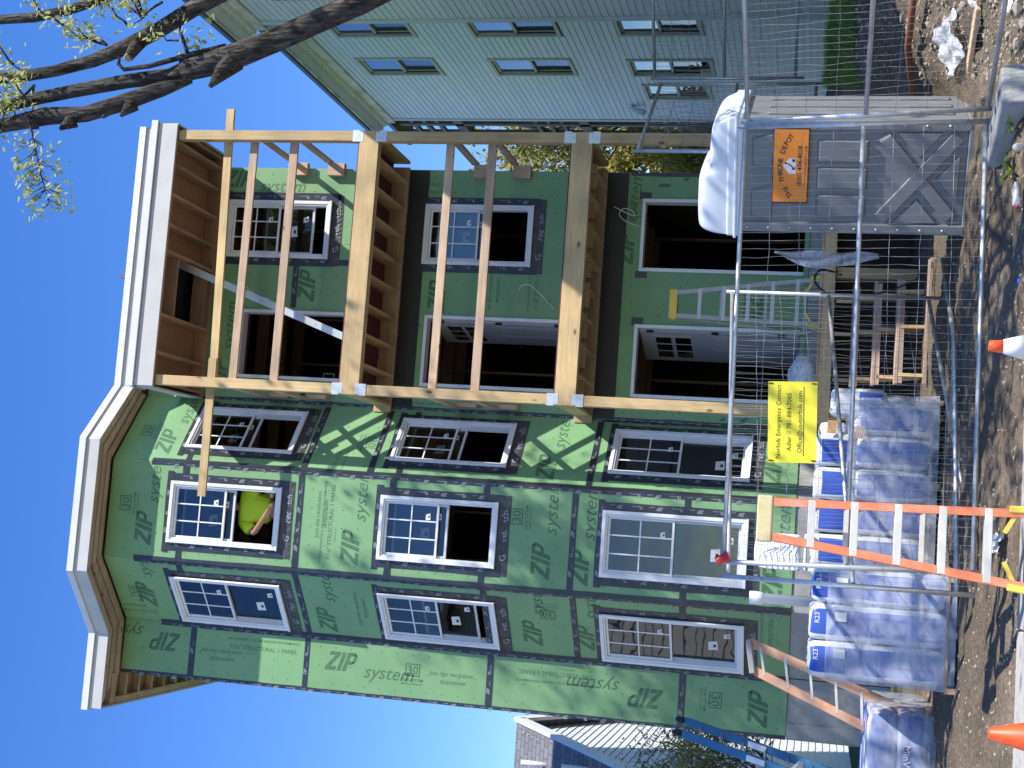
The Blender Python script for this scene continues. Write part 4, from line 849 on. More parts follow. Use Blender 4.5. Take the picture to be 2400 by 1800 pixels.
back_tree('willow_tree', 'denser yellow-green tree low behind the porch right post', (9.6, 33.5, 0.4), 7.0, 22, M['leafb'], 1.0, 0.07, 0.9, nb=13, r0=0.14)
back_tree('bare_shrub', 'leafless brown shrub in front of white gabled house at left edge', (-4.6, 26.5, 0.4), 5.2, 23, M['leafg'], 0.06, 0.03, 0.8, nb=11, r0=0.07)
back_tree('budding_shrub', 'budding yellowish shrub behind the blue ladder at left edge', (-4.3, 24.0, 0.4), 3.6, 24, M['leafg'], 0.35, 0.03, 0.8, nb=9, r0=0.06)
# ---------------------------------------------------------------- temporary fence panels
def fence_panel(label, a, b, z0, z1, seed, lean=(0, 0), nv=52, hrows=8, group='temporary wire fence panels', mid=True, dist=0.012, wr=0.00175, pr=0.021):
    """pipe frame with a mid rail and a mesh of welded wire; a, b: foot points (x, y)"""
    t = thing('wire_fence', label, 'fence', ((a[0] + b[0]) / 2, (a[1] + b[1]) / 2, z0), group); R = rng(seed); A, B_ = Vector((a[0], a[1], z0)), Vector((b[0], b[1], z0 + (a[2] if len(a) > 2 else 0)))
    H = z1 - z0; ln = Vector((lean[0], lean[1], 1)); P = lambda s, h: A + (B_ - A) * s + ln * (H * h)
    for s in (0.0, 1.0): MB().tube([P(s, -0.06), P(s, 1.03)], pr, 10).build('post', M['pipe'], t)
    for h in ((0.0, 0.5, 1.0) if mid else (0.0, 1.0)): MB().tube([P(0.006, h), P(0.994, h)], pr * 0.95, 10).build('rail', M['pipe'], t)
    nrm = (B_ - A).cross(Vector((0, 0, 1))).normalized(); w = MB()
    for i in range(1, nv):      # upright wires, kinked where the panel has been bumped
        s = i / nv; pts = []
        for j in range(13):
            h = j / 12; k = 0 if j in (0, 12) else dist * (1 + 2.0 * max(0, noise.noise((s * 9 + seed, h * 5, 1)))) 
            pts.append(P(s + R.uniform(-1, 1) * k * 0.12, h) + nrm * R.uniform(-1, 1) * k)
        w.tube(pts, wr, 4, cap=False)
    for i in range(1, hrows):
        h = i / hrows
        if mid and abs(h - 0.5) < 0.01: continue
        pts = [P(j / 24, h + R.uniform(-1, 1) * dist * 0.25) + nrm * R.uniform(-1, 1) * dist * 0.4 for j in range(25)]; w.tube(pts, wr * 1.35, 4, cap=False)
    tag(w.build('wire_mesh', M['wire'], t), kind='stuff'); return t
fence_panel('long wire fence panel across the front, carrying the yellow sign', (-0.14, 11.5, 0.02), (3.57, 11.55), 0.235, 2.10 + 0.1, 1, lean=(-0.03, 0.0))
fence_panel('wire fence panel coming toward the street right of the portable toilet', (3.66, 11.5, 0.02), (5.35, 8.4), 0.25, 2.2, 2, lean=(-0.06, 0.0), nv=48)
fence_panel('wire fence panel behind the front one, angled back to the steps', (-0.32, 11.62, 0.3), (2.62, 14.6), 0.14, 2.16, 3, nv=48)
fence_panel('far wire fence panel in front of the grey clapboard house', (6.55, 19.2), (8.75, 17.4), 2.05, 4.05, 4, nv=46, wr=0.003, pr=0.026)
fence_panel('far wire fence panel beside the grey house, half hidden by the portable toilet', (4.9, 17.2), (6.45, 19.15), 1.75, 3.95, 5, nv=40, wr=0.003, pr=0.026)
# concrete foot with cored holes, chipped
cf = MB(); Rr = rng(9)
def foot_pt(a, b, z): 
    c, s = math.cos(0.35), math.sin(0.35); return (3.4 + (a * c - b * s) * 1.15, 11.0 + (a * s + b * c) * 1.15, z)
prof = [(-0.16, -0.42), (0.16, -0.42), (0.18, -0.1), (0.17, 0.2), (0.1, 0.42), (-0.12, 0.4), (-0.18, 0.1)]
cf.add([foot_pt(a, b, 0.07) for a, b in prof] + [foot_pt(a * .97, b * .98, 0.2) for a, b in prof] + [foot_pt(a * .86, b * .94, 0.26) for a, b in prof], [tuple(reversed(range(7))), (14, 15, 16, 17, 18, 19, 20)] + [(i + k, (i + 1) % 7 + k, (i + 1) % 7 + 7 + k, i + 7 + k) for k in (0, 7) for i in range(7)])
ft = tag(cf.build('concrete_block', M['conc'], bevel=0.015, seg=2), 'chipped concrete fence foot on the ground at the panel joint', 'block')
for b in (-0.3, -0.12, 0.08, 0.25): MB().lathe(foot_pt(0.0, b, 0.258), [(0.03, 0), (0.03, 0.006), (0.022, 0.006)], 12).build('cored_hole', M['black'], ft)

# ---------------------------------------------------------------- yellow notice on the fence
M['yellow'] = mat('yellow_coroplast', (0.72, 0.63, 0.03), (0.78, 0.7, 0.05), 4, 0.5)
sg = tag(MB().hexa([(0.655, 11.462, 1.492), (1.328, 11.462, 1.512), (1.328, 11.468, 1.512), (0.655, 11.468, 1.492), (0.642, 11.462, 1.882), (1.314, 11.462, 1.912), (1.314, 11.468, 1.912), (0.642, 11.468, 1.882)]).build('notice_board', M['yellow']), 'bright yellow emergency contact notice tied to the front fence panel', 'sign')
def put_text(parent, body, size, org, xa, ya, m='black', bold=0.0, align='CENTER', name='lettering', shear=0, space=1.0):
    V, F = text_mesh(body, size, shear, bold, align, space); o, x_, y_ = Vector(org), Vector(xa), Vector(ya)
    return MB().add([o + x_ * a + y_ * b for a, b in V], F).build(name, M[m], parent)
SX, SY = Vector((0.999, 0, 0.035)), Vector((-0.035, 0, 0.999))
put_text(sg, 'Norfolk Emergency Contact', 0.0535, (0.983, 11.4605, 1.795), SX, SY); put_text(sg, 'Adler // 781-884-7085', 0.0535, (0.986, 11.4605, 1.708), SX, SY); put_text(sg, 'Office@us-norfolk.com', 0.0535, (0.99, 11.4605, 1.622), SX, SY)
MB().bar((0.71, 11.4603, 1.600), (1.28, 11.4603, 1.620), 0.003, 0.004).build('underline', M['black'], sg)
for (x, z) in ((0.66, 1.86), (1.3, 1.89), (0.675, 1.515), (1.31, 1.535)): MB().box(x - 0.004, x + 0.004, 11.455, 11.475, z - 0.02, z + 0.02).build('cable_tie', M['black'], sg)

# ---------------------------------------------------------------- red cup on the fence post
M['red'] = mat('red_plastic', (0.55, 0.02, 0.025), (0.62, 0.03, 0.03), 6, 0.35)
cp = MB(); ax = (-0.42, -0.1, 0.9)
cp.lathe((-0.155, 11.5, 2.16), [(0.047, -0.002), (0.05, 0.004), (0.046, 0.008), (0.044, 0.045), (0.041, 0.047), (0.036, 0.105), (0.033, 0.112), (0.03, 0.112)], 20, axis=ax)
tag(cp.build('cup', M['red']), 'red plastic cup upturned on top of the fence post', 'cup'); 

# ---------------------------------------------------------------- portable toilet
M['potty'] = mat('grey_polyethylene', (0.175, 0.18, 0.185), (0.215, 0.22, 0.225), 3, 0.42, bump=0.08)
M['pottyw'] = mat('white_polyethylene', (0.62, 0.66, 0.72), (0.68, 0.72, 0.78), 2, 0.3)
M['orange'] = mat('orange_sign', (0.9, 0.25, 0.015), (0.95, 0.29, 0.025), 4, 0.5)
pt = thing('portable_toilet', 'dark grey portable toilet with domed white roof and orange sign', 'toilet', (3.4, 13.1, 0.22))
ang = math.radians(-30); ca, sa = math.cos(ang), math.sin(ang); PO = Vector((2.97, 13.12, 0.2))
def pf(a, d, z): return (PO.x + a * ca - d * sa, PO.y + a * sa + d * ca, PO.z + z)       # a: along the face, d: depth, z: up
def pbox(mb, a0, a1, d0, d1, z0, z1, m=0): mb.hexa([pf(a0, d0, z0), pf(a1, d0, z0), pf(a1, d1, z0), pf(a0, d1, z0), pf(a0, d0, z1), pf(a1, d0, z1), pf(a1, d1, z1), pf(a0, d1, z1)], m)
PW, PD, PH = 1.06, 1.12, 2.12
b = MB(); pbox(b, 0, PW, 0, PD, 0.06, PH); b.build('body', M['potty'], pt, bevel=0.03, seg=2)
for (a0, a1) in ((0.0, 0.075), (PW - 0.075, PW)):
    c = MB(); pbox(c, a0 - 0.012, a1 + 0.012, -0.03, 0.05, 0.03, PH); c.build('corner_rib', M['potty'], pt, bevel=0.015, seg=2)
c = MB(); pbox(c, -0.02, PW + 0.02, -0.03, PD + 0.02, 0.0, 0.08); c.build('skid', M['potty'], pt, bevel=0.01)
def relief(poly, h=0.028, name='panel_relief'):
    m = MB(); n = len(poly); cx = sum(p[0] for p in poly) / n; cz = sum(p[1] for p in poly) / n
    top = [(cx + (x - cx) * 0.9 + 0, cz + (z - cz) * 0.9) for x, z in poly]
    m.add([pf(x, -0.0, z) for x, z in poly] + [pf(x, -h, z) for x, z in top], [tuple(range(n, 2 * n))] + [(i, (i + 1) % n, (i + 1) % n + n, i + n) for i in range(n)]); m.build(name, M['potty'], pt)
# moulded X brace low on the wall
def strip(p, q, w, h=0.032):
    d = (Vector(q) - Vector(p)).normalized() * 1; n_ = Vector((-d.y, d.x)) * w / 2; relief([tuple(Vector(p) + n_ * -1), tuple(Vector(q) + n_ * -1), tuple(Vector(q) + n_), tuple(Vector(p) + n_)], h)
strip((0.12, 0.16), (0.94, 0.84), 0.12, 0.03); strip((0.12, 0.84), (0.94, 0.16), 0.12, 0.036)
relief([(0.3, 0.14), (0.76, 0.14), (0.53, 0.34)], 0.03); relief([(0.1, 0.3), (0.34, 0.5), (0.1, 0.72)], 0.026); relief([(0.96, 0.3), (0.72, 0.5), (0.96, 0.72)], 0.026)
for a in (0.16, 0.42, 0.68): relief([(a, 0.95), (a + 0.2, 0.95), (a + 0.2, 1.42), (a, 1.42)], 0.03)
relief([(0.1, 1.82), (0.45, 1.82), (0.4, 2.02), (0.14, 2.02)], 0.025); relief([(0.6, 1.82), (0.95, 1.82), (0.9, 2.02), (0.64, 2.02)], 0.025)
for z in [0.25 + 0.2 * i for i in range(10)]:
    for a in (0.035, PW - 0.035): MB().lathe(pf(a, -0.032, z), [(0.012, 0), (0.012, 0.004), (0.004, 0.008)], 8, axis=(0.25, -0.97, 0)).build('rivet', M['galv'], pt)
for d in (0.3, 0.62, 0.94):      # ribs on the right-hand side
    s = MB(); pbox(s, PW - 0.005, PW + 0.02, d - 0.05, d + 0.05, 0.2, 1.9); s.build('side_rib', M['potty'], pt, bevel=0.01)
# roof: lip, low dome at the right, raised step at the left
s = MB(); pbox(s, -0.05, PW + 0.05, -0.07, PD + 0.05, PH - 0.02, PH + 0.13); s.build('roof_lip', M['pottyw'], pt, bevel=0.025, seg=3)
s = MB(); pbox(s, -0.065, PW + 0.065, -0.085, PD + 0.065, PH + 0.03, PH + 0.06); s.build('roof_rim', M['pottyw'], pt, bevel=0.01, seg=2)
rf = MB(); n = 14
prof = [(-0.04, 0.1), (-0.035, 0.32), (0.0, 0.40), (0.06, 0.425), (0.48, 0.42), (0.55, 0.40), (0.57, 0.33), (0.62, 0.315), (0.98, 0.30), (1.06, 0.26), (1.1, 0.1)]
rows = [(-0.05, 0.0), (-0.045, 0.72), (0.02, 0.95), (0.12, 1.0), (PD - 0.1, 1.0), (PD + 0.02, 0.85), (PD + 0.04, 0.0)]
vs = [pf(a, d, PH + 0.1 + (z - 0.1) * k) for d, k in rows for a, z in prof]; w_ = len(prof)
rf.add(vs, [(j * w_ + i, j * w_ + i + 1, (j + 1) * w_ + i + 1, (j + 1) * w_ + i) for j in range(len(rows) - 1) for i in range(w_ - 1)], 0, True); rf.build('roof_dome', M['pottyw'], pt, subd=2)
# orange sign: arched name, house pictogram, telephone
so_ = MB(); pbox(so_, 0.29, 0.99, -0.037, -0.031, 1.50, 1.82); sgn = so_.build('company_sign', M['orange'], pt, bevel=0.004)
bo = MB(); 
for (a0, a1, z0, z1) in ((0.282, 0.29, 1.492, 1.828), (0.99, 0.998, 1.492, 1.828), (0.29, 0.99, 1.492, 1.5), (0.29, 0.99, 1.82, 1.828)): pbox(bo, a0, a1, -0.038, -0.031, z0, z1)
bo.build('sign_border', M['black'], sgn)
xa, za, so0 = Vector((ca, sa, 0)), Vector((0, 0, 1)), lambda a, z: pf(a, -0.0385, z)
body = 'THE THRONE DEPOT'
for i, ch in enumerate(body):
    if ch == ' ': continue
    t = (i - (len(body) - 1) / 2) / ((len(body) - 1) / 2); th = t * 0.62; a = 0.64 + math.sin(th) * 0.47; z = 1.735 - (1 - math.cos(th)) * 0.5
    d1 = xa * math.cos(th) - za * math.sin(th); d2 = za * math.cos(th) + xa * math.sin(th); put_text(sgn, ch, 0.066, so0(a, z), d1, d2, bold=0.014)
put_text(sgn, '(800) 404-4038', 0.062, so0(0.64, 1.555), xa, za, bold=0.008); put_text(sgn, 'WWW.THETHRONEDEPOT.COM', 0.026, so0(0.64, 1.515), xa, za, bold=0.006)
ic = MB(); ic.add([so0(0.565, 1.61), so0(0.715, 1.61), so0(0.715, 1.675), so0(0.64, 1.73), so0(0.565, 1.675)], [(0, 1, 2, 3, 4)]); ic.build('pictogram_ground', M['sticker'], sgn)
so1 = lambda a, z: pf(a, -0.0395, z); ic = MB()
for q in ([(0.6, 1.625), (0.64, 1.66), (0.647, 1.652), (0.607, 1.618)], [(0.64, 1.655), (0.66, 1.695), (0.67, 1.69), (0.65, 1.65)], [(0.60, 1.645), (0.612, 1.65), (0.63, 1.62), (0.62, 1.615)], [(0.68, 1.62), (0.705, 1.62), (0.705, 1.645), (0.68, 1.645)]): ic.add([so1(*p) for p in q], [(0, 1, 2, 3)])
ic.add([so1(0.668 + 0.011 * math.cos(k), 1.705 + 0.011 * math.sin(k)) for k in [j * 0.785 for j in range(8)]], [tuple(range(8))]); ic.build('pictogram', M['black'], sgn)
s2 = MB(); s2.hexa([pf(-0.014, 0.3, 1.66), pf(-0.012, 0.3, 1.66), pf(-0.012, 0.75, 1.66), pf(-0.014, 0.75, 1.66), pf(-0.014, 0.3, 1.95), pf(-0.012, 0.3, 1.95), pf(-0.012, 0.75, 1.95), pf(-0.014, 0.75, 1.95)]); s2.build('side_sign', M['orange'], pt)
# plastic sheet hanging out behind it
M['filmw'] = film('milky_film', (0.72, 0.74, 0.78), 0.9)
sh = MB(); N_ = 14; vs = []
for j in range(N_):
    z = 2.02 - 1.05 * j / (N_ - 1); w = 0.03 + 0.16 * math.sin(min(1, j / 7) * 1.57) * (1 - 0.75 * max(0, j - 6) / 7)
    for i in range(7): vs.append((3.02 - w * i / 6, 14.3 + 0.05 * math.sin(i * 1.7 + j), z + 0.02 * math.sin(i * 2 + j * .7)))
sh.add(vs, [(j * 7 + i, j * 7 + i + 1, (j + 1) * 7 + i + 1, (j + 1) * 7 + i) for j in range(N_ - 1) for i in range(6)], 0, True)
tag(sh.build('plastic_sheet', M['filmw'], subd=1), 'milky plastic sheet hanging beside the portable toilet', 'plastic sheet')
# ---------------------------------------------------------------- ladders
M['fibre'] = mat('orange_fibreglass', (0.58, 0.13, 0.05), (0.68, 0.2, 0.09), 6, 0.5, c3=(0.5, 0.3, 0.2))
M['fibreold'] = mat('worn_orange_fibreglass', (0.52, 0.19, 0.09), (0.56, 0.3, 0.18), 7, 0.7, c3=(0.4, 0.28, 0.19))
M['yplast'] = mat('yellow_plastic', (0.72, 0.5, 0.06), (0.78, 0.56, 0.09), 5, 0.5)
M['ycap'] = mat('worn_yellow_cap', (0.55, 0.45, 0.2), (0.62, 0.53, 0.3), 7, 0.7, c3=(0.36, 0.3, 0.17))
M['fibreg'] = mat('grey_fibreglass', (0.36, 0.34, 0.28), (0.44, 0.42, 0.35), 6, 0.6)
M['steps'] = mat('worn_step', (0.5, 0.48, 0.43), (0.62, 0.6, 0.54), 9, 0.6, 0.0)
M['bluef'] = mat('blue_fibreglass', (0.035, 0.13, 0.24), (0.05, 0.17, 0.3), 3, 0.5)
def stepladder(name, label, tl, tr, bl, br, rear, nst, mr, mc, mfoot, capm='ycap', rw=0.05, rd=0.075, cap_h=0.09):
    tl, tr, bl, br = map(Vector, (tl, tr, bl, br)); t = thing(name, label, 'ladder', (bl + br) / 2); Q = lambda a, b, k: a + (b - a) * k
    for a, b in ((tl, bl), (tr, br)):
        d = (b - a).normalized(); sx = (tr - tl).normalized(); r = MB(); inw = sx if a is tl else -sx
        r.bar(a, b, 0.006, rd, up=(0, -1, 0.15)); y = (sx.cross(d)).normalized(); r.build('rail', M[mr], t)
        for k in (-1, 1):
            o = y * (k * (rd / 2 - 0.004)) + inw * (rw / 2 + 0.003); f = MB(); f.bar(a + o, b + o, rw, 0.006, up=(0, -1, 0.15)); f.build('rail_flange', M[mr], t)
        MB().bar(b - d * 0.12, b + d * 0.02, 0.05, 0.1, up=(0, -1, 0.15)).build('foot', M[mfoot], t, bevel=0.008)
    for i in range(1, nst + 1):
        k = i / (nst + 0.85); a, b = Q(tl, bl, k), Q(tr, br, k); MB().bar(a, b, 0.08, 0.052, up=(0, 0, 1)).build('step', M[mc], t, bevel=0.003)
        for p, s in ((a, 1), (b, -1)): MB().bar(p + Vector((s * 0.006, 0, -0.10)), p + Vector((s * 0.075, 0, -0.016)), 0.02, 0.005, up=(0, -1, 0)).build('brace', M[mc], t)
    c = (tl + tr) / 2; hw = (tr - tl).length / 2 + 0.02; MB().box(c.x - hw, c.x + hw, c.y - 0.05, c.y + 0.12, c.z - 0.02, c.z + cap_h).build('top_cap', M[capm], t, bevel=0.012, seg=2)
    dy = Vector((0, rear, 0)); off = Vector((0, 0.06, -0.03)); bz = min(bl.z, br.z)
    for a, b in ((tl, bl), (tr, br)): e = b + dy; MB().bar(a + off, (e.x, e.y, bz), 0.025, 0.05, up=(0, -1, 0.15)).build('rear_rail', M[mr], t)
    for k in (0.3, 0.62, 0.9): MB().bar(Q(tl + off, bl + dy, k), Q(tr + off, br + dy, k), 0.02, 0.035).build('rear_brace', M[mc], t)
    for a, b, s in ((Q(tl, bl, 0.9), bl, 1), (Q(tr, br, 0.9), br, -1)): MB().bar(b + Vector((0, -0.02, 0.06)), a + Vector((s * 0.16, 0, -0.03)), 0.03, 0.02, up=(0, -1, 0)).build('foot_brace', M[mfoot], t)
    return t
stepladder('stepladder', 'orange fibreglass stepladder with yellow feet in front of wrapped pallets', (0.01, 10.1, 1.80), (0.305, 10.1, 1.80), (-0.215, 9.9, 0.065), (0.33, 9.9, 0.065), 0.75, 5, 'fibre', 'steps', 'yplast')
stepladder('stepladder', 'grey stepladder with yellow cap standing on the porch deck between the doors', (2.89, 18.2, 3.44), (3.25, 18.2, 3.44), (2.80, 18.0, 1.565), (3.45, 18.0, 1.565), 0.7, 5, 'fibreg', 'steps', 'yplast', capm='yplast')
# old ladder leaning behind the pallet
ol = thing('leaning_ladder', 'worn orange ladder with spattered rungs leaning behind the wrapped pallet', 'ladder', (-1.8, 14.6, 0.3))
A0, A1, B0, B1 = Vector((-1.36, 14.75, 2.02)), Vector((-1.075, 14.75, 2.08)), Vector((-2.02, 14.35, 0.3)), Vector((-1.66, 14.35, 0.3))
for a, b in ((A0, B0), (A1, B1)): MB().bar(a, b, 0.09, 0.04, up=(0, -1, 0.2)).build('rail', M['fibreold'], ol, bevel=0.004)
for i in range(7): k = 0.06 + i * 0.145; MB().bar(A0 + (B0 - A0) * k, A1 + (B1 - A1) * k, 0.05, 0.025).build('rung', M['steps'], ol)
MB().bar(A0 + Vector((-.03, 0, .02)), A1 + Vector((.03, 0, .02)), 0.12, 0.06).build('top_cap', M['conc'], ol, bevel=0.01)
# aluminium ladder through the hatch on the top level
al = thing('extension_ladder', 'aluminium extension ladder through the hatch in the top porch ceiling', 'ladder', (2.35, 18.5, 7.95))
for y, off in ((18.42, 0), (18.80, 0)):
    MB().bar((2.38, y, 7.94), (3.56, y, 11.15), 0.105, 0.03, up=(0, -1, 0)).build('rail', M['alu'], al, bevel=0.003)
for i in range(11): k = 0.04 + i * 0.09; MB().tube([(2.38 + 1.18 * k, 18.40, 7.94 + 3.21 * k), (2.38 + 1.18 * k, 18.82, 7.94 + 3.21 * k)], 0.017, 8).build('rung', M['steps'], al)
# blue ladder at the left edge
bl_ = thing('blue_ladder', 'blue fibreglass extension ladder leaning at the left corner of the house', 'ladder', (-2.6, 15.3, 0.3))
for dx in (0.0, 0.36):
    a, b = Vector((-2.42 + dx * 0.3 - 0.02, 17.3 + dx, 2.95)), Vector((-2.75 + dx * 0.3, 15.0 + dx, 0.25)); r = MB(); r.bar(a, b, 0.1, 0.035, up=(0, -1, 0.5)); r.build('rail', M['bluef'], bl_, bevel=0.004)
    MB().bar(a, a + (a - b).normalized() * 0.12, 0.05, 0.12, up=(0, -1, 0.5)).build('end_cap', M['black'], bl_)
    MB().bar(a + (b - a) * 0.3 + Vector((0, -.056, -.01)), a + (b - a) * 0.38 + Vector((0, -.056, -.01)), 0.004, 0.07, up=(1, 0, 0)).build('decal', M['sticker'], bl_)
for i in range(9): k = 0.08 + 0.1 * i; a = Vector((-2.44, 17.3, 2.95)).lerp(Vector((-2.75, 15.0, 0.25)), k); MB().tube([a, a + Vector((0.108, 0.36, 0))], 0.016, 8).build('rung', M['alu'], bl_)
MB().bar((-2.6, 16.2, 1.62), (-2.45, 16.0, 1.5), 0.05, 0.05).build('rung_lock', M['steps'], bl_)

# ---------------------------------------------------------------- insulation: bags on pallets, in film
M['bagw'] = mat('white_bag_film', (0.58, 0.59, 0.6), (0.68, 0.69, 0.7), 6, 0.3, bump=0.25, bscale=7)
M['bagb'] = mat('blue_bag_print', (0.03, 0.07, 0.36), (0.05, 0.11, 0.46), 5, 0.28, bump=0.3, bscale=8)
M['bago'] = mat('orange_bag_print', (0.55, 0.27, 0.1), (0.6, 0.33, 0.15), 5, 0.35)
M['wrap'] = film('pallet_wrap', (0.56, 0.6, 0.74), 0.46, 0.3, 0.22, 3.0)
M['wrapg'] = film('clear_pallet_wrap', (0.72, 0.75, 0.82), 0.36, 0.3, 0.22, 3.0)
M['palletw'] = M['tread']
def bag(parent, c, dx, dy, dz, seed, axis='z', band=(0.2, 0.8)):
    """stuffed bag: soft rounded box, white with a blue printed band; puckered at the two ends of its long axis"""
    n, k = 14, 16; vs = []; R = rng(seed); c = Vector(c); ph = R.uniform(0, 9)
    for i in range(n + 1):
        t = math.pi * i / n; ct, st = math.cos(t), math.sin(t); L_ = math.copysign(abs(ct) ** 0.32, ct); rr = abs(st) ** 0.34
        for j in range(k):
            a = 2 * math.pi * j / k; ca_, sa_ = math.cos(a), math.sin(a); p = [math.copysign(abs(ca_) ** 0.38, ca_) * rr, math.copysign(abs(sa_) ** 0.38, sa_) * rr, L_]
            w = 1 + 0.07 * noise.noise((p[0] * 2 + ph, p[1] * 2, p[2] * 2.5)) + 0.03 * noise.noise((p[0] * 6 + ph, p[1] * 6, p[2] * 6)); p = [q * w for q in p]
            if axis == 'z': q = (p[0] * dx / 2, p[1] * dy / 2, p[2] * dz / 2)
            elif axis == 'x': q = (p[2] * dx / 2, p[0] * dy / 2, p[1] * dz / 2)
            else: q = (p[1] * dx / 2, p[2] * dy / 2, p[0] * dz / 2)
            vs.append(c + Vector(q))
    m = MB(); b = len(vs)
    for i in range(n):
        for j in range(k):
            f = (i * k + j, i * k + (j + 1) % k, (i + 1) * k + (j + 1) % k, (i + 1) * k + j); tt = (i + 0.5) / n; jj = (j + 0.5) / k
            edge = abs(((jj * 4 + 0.0) % 1.0) - 0.5) < 0.16      # white seams along the corners
            blue = (band[0] < tt < band[1] and not edge) or (tt <= 0.12 or tt >= 0.88) and (j % 8 in (1, 2))
            m.add([], []); m.f.append(f); m.m.append(1 if blue else 0); m.sm.append(True)
    m.v = [tuple(v) for v in vs]; return m.build('bag', [M['bagw'], M['bagb']], parent)
def shell(parent, x0, x1, y0, y1, z0, z1, m, seed, rnd=0.12, name='film_wrap'):
    """loose film hood round a stack: rounded-box sides, slightly crumpled, open at the bottom"""
    R = rng(seed); n = 44; rows = 14; vs = []
    for i in range(rows):
        h = i / (rows - 1); z = z0 + (z1 - z0) * h; sh = 1.0 - 0.03 * max(0, h - 0.85) / 0.15
        for j in range(n):
            a = 2 * math.pi * j / n; cx, sx = math.cos(a), math.sin(a); px = math.copysign(abs(cx) ** 0.22, cx); py = math.copysign(abs(sx) ** 0.22, sx)
            w = 1 + 0.012 * noise.noise((px * 5 + seed, py * 5, h * 3)) + 0.015 * noise.noise((a * 4 + seed, h * 8, 0)) + (0.02 * math.sin(a * 13 + seed) if h < 0.15 else 0)
            vs.append(((x0 + x1) / 2 + px * (x1 - x0) / 2 * w * sh, (y0 + y1) / 2 + py * (y1 - y0) / 2 * w * sh, z))
    mb = MB(); mb.add(vs, [(i * n + j, i * n + (j + 1) % n, (i + 1) * n + (j + 1) % n, (i + 1) * n + j) for i in range(rows - 1) for j in range(n)], 0, True)
    return mb.build(name, M[m], parent)
def pallet(parent, x0, x1, y0, y1, z):
    for k in range(5): y = y0 + (y1 - y0 - 0.1) * k / 4; MB().box(x0, x1, y, y + 0.1, z + 0.09, z + 0.11).build('pallet_board', M['palletw'], parent)
    for k in range(3): x = x0 + (x1 - x0 - 0.05) * k / 2; MB().box(x, x + 0.05, y0, y1, z, z + 0.088).build('pallet_bearer', M['pty'], parent)
p1 = thing('insulation_pallet', 'tall pallet of blue insulation bags wrapped in film with bag tops showing', 'pallet', (-0.7, 12.9, 0.22))
pallet(p1, -1.2, -0.2, 12.45, 13.5, 0.22); k = 0
for i in range(3):
    x = -1.0 + i * 0.325
    for j in range(3):
        y = 12.66 + j * 0.34
        bag(p1, (x, y, 0.71), 0.325, 0.34, 0.76, k, 'z'); bag(p1, (x, y, 1.235), 0.325, 0.34, 0.5, k + 40, 'z'); k += 1
shell(p1, -1.20, -0.15, 12.46, 13.55, 0.25, 1.34, 'wrap', 3)
for i, x in enumerate((-0.95, -0.63, -0.33)):
    V, F = text_mesh('R23', 0.06, 0, 0.01); MB().add([(x - 0.06 + a, 12.488, 1.40 + b) for a, b in V], F).build('bag_print', M['sticker'], p1)
    MB().box(x - 0.03, x + 0.05, 12.452, 12.455, 1.17, 1.27).build('paper_label', M['sticker'], p1)
p2 = thing('insulation_pallet', 'white and blue insulation bags heaped behind the yellow notice', 'pallet', (0.7, 14.6, 0.3)); pallet(p2, -0.2, 1.5, 14.1, 15.2, 0.29)
for i in range(5):
    x = -0.05 + i * 0.335
    for j in range(3):
        bag(p2, (x, 14.3 + j * 0.34, 0.76 - 0.0 * i), 0.33, 0.34, 0.74, 100 + i * 3 + j, 'z', (0.2, 0.85) if i % 2 else (0.3, 0.8))
        if i < 4: bag(p2, (x, 14.3 + j * 0.34, 1.30), 0.335, 0.34, 0.42, 140 + i * 3 + j, 'x' if i % 2 else 'z', (0.4, 0.62))
bag(p2, (1.02, 14.35, 1.34), 0.45, 0.34, 0.3, 171, 'x', (0.6, 0.8)); bag(p2, (1.45, 14.3, 1.1), 0.3, 0.34, 0.55, 172, 'z', (0.5, 0.7))
for (x, z) in ((1.12, 1.31), (1.08, 1.03)): MB().box(x, x + 0.13, 14.098, 14.102, z, z + 0.09).build('bag_print', M['bago'], p2)
shell(p2, -0.24, 1.55, 14.06, 15.3, 0.32, 1.2, 'wrapg', 5)
p3 = thing('insulation_pallet', 'low stack of insulation bags under film at the left edge, printed MinWool', 'pallet', (-2.1, 14.4, 0.24)); pallet(p3, -2.75, -1.55, 13.85, 15.4, 0.22)
for j in range(4):
    for k in range(2): bag(p3, (-2.15, 14.03 + j * 0.37, 0.47 + k * 0.29), 1.2, 0.37, 0.29, 200 + j * 2 + k, 'x')
shell(p3, -2.8, -1.5, 13.8, 15.5, 0.26, 0.88, 'wrap', 8)
MB().add([(-2.78, 13.84, 0.875), (-1.53, 13.84, 0.875), (-1.53, 15.46, 0.885), (-2.78, 15.46, 0.885)], [(0, 1, 2, 3)]).build('film_top', M['wrap'], p3)
V, F = text_mesh('MinWool', 0.1, 0, 0.012); MB().add([(-1.84 - a, 13.79, 0.56 - b) for a, b in V], F).build('bag_print', M['sticker'], p3)

# ---------------------------------------------------------------- small things on the site
M['pvc'] = M['vinyl']
pv = MB(); pv.lathe((-0.565, 13.72, 0.22), [(0.052, 0), (0.052, 1.72), (0.064, 1.725), (0.064, 1.85), (0.05, 1.85)], 20)
tag(pv.build('drain_pipe', M['pvc']), 'upright white plastic drain pipe with coupling behind wrapped pallets', 'pipe')
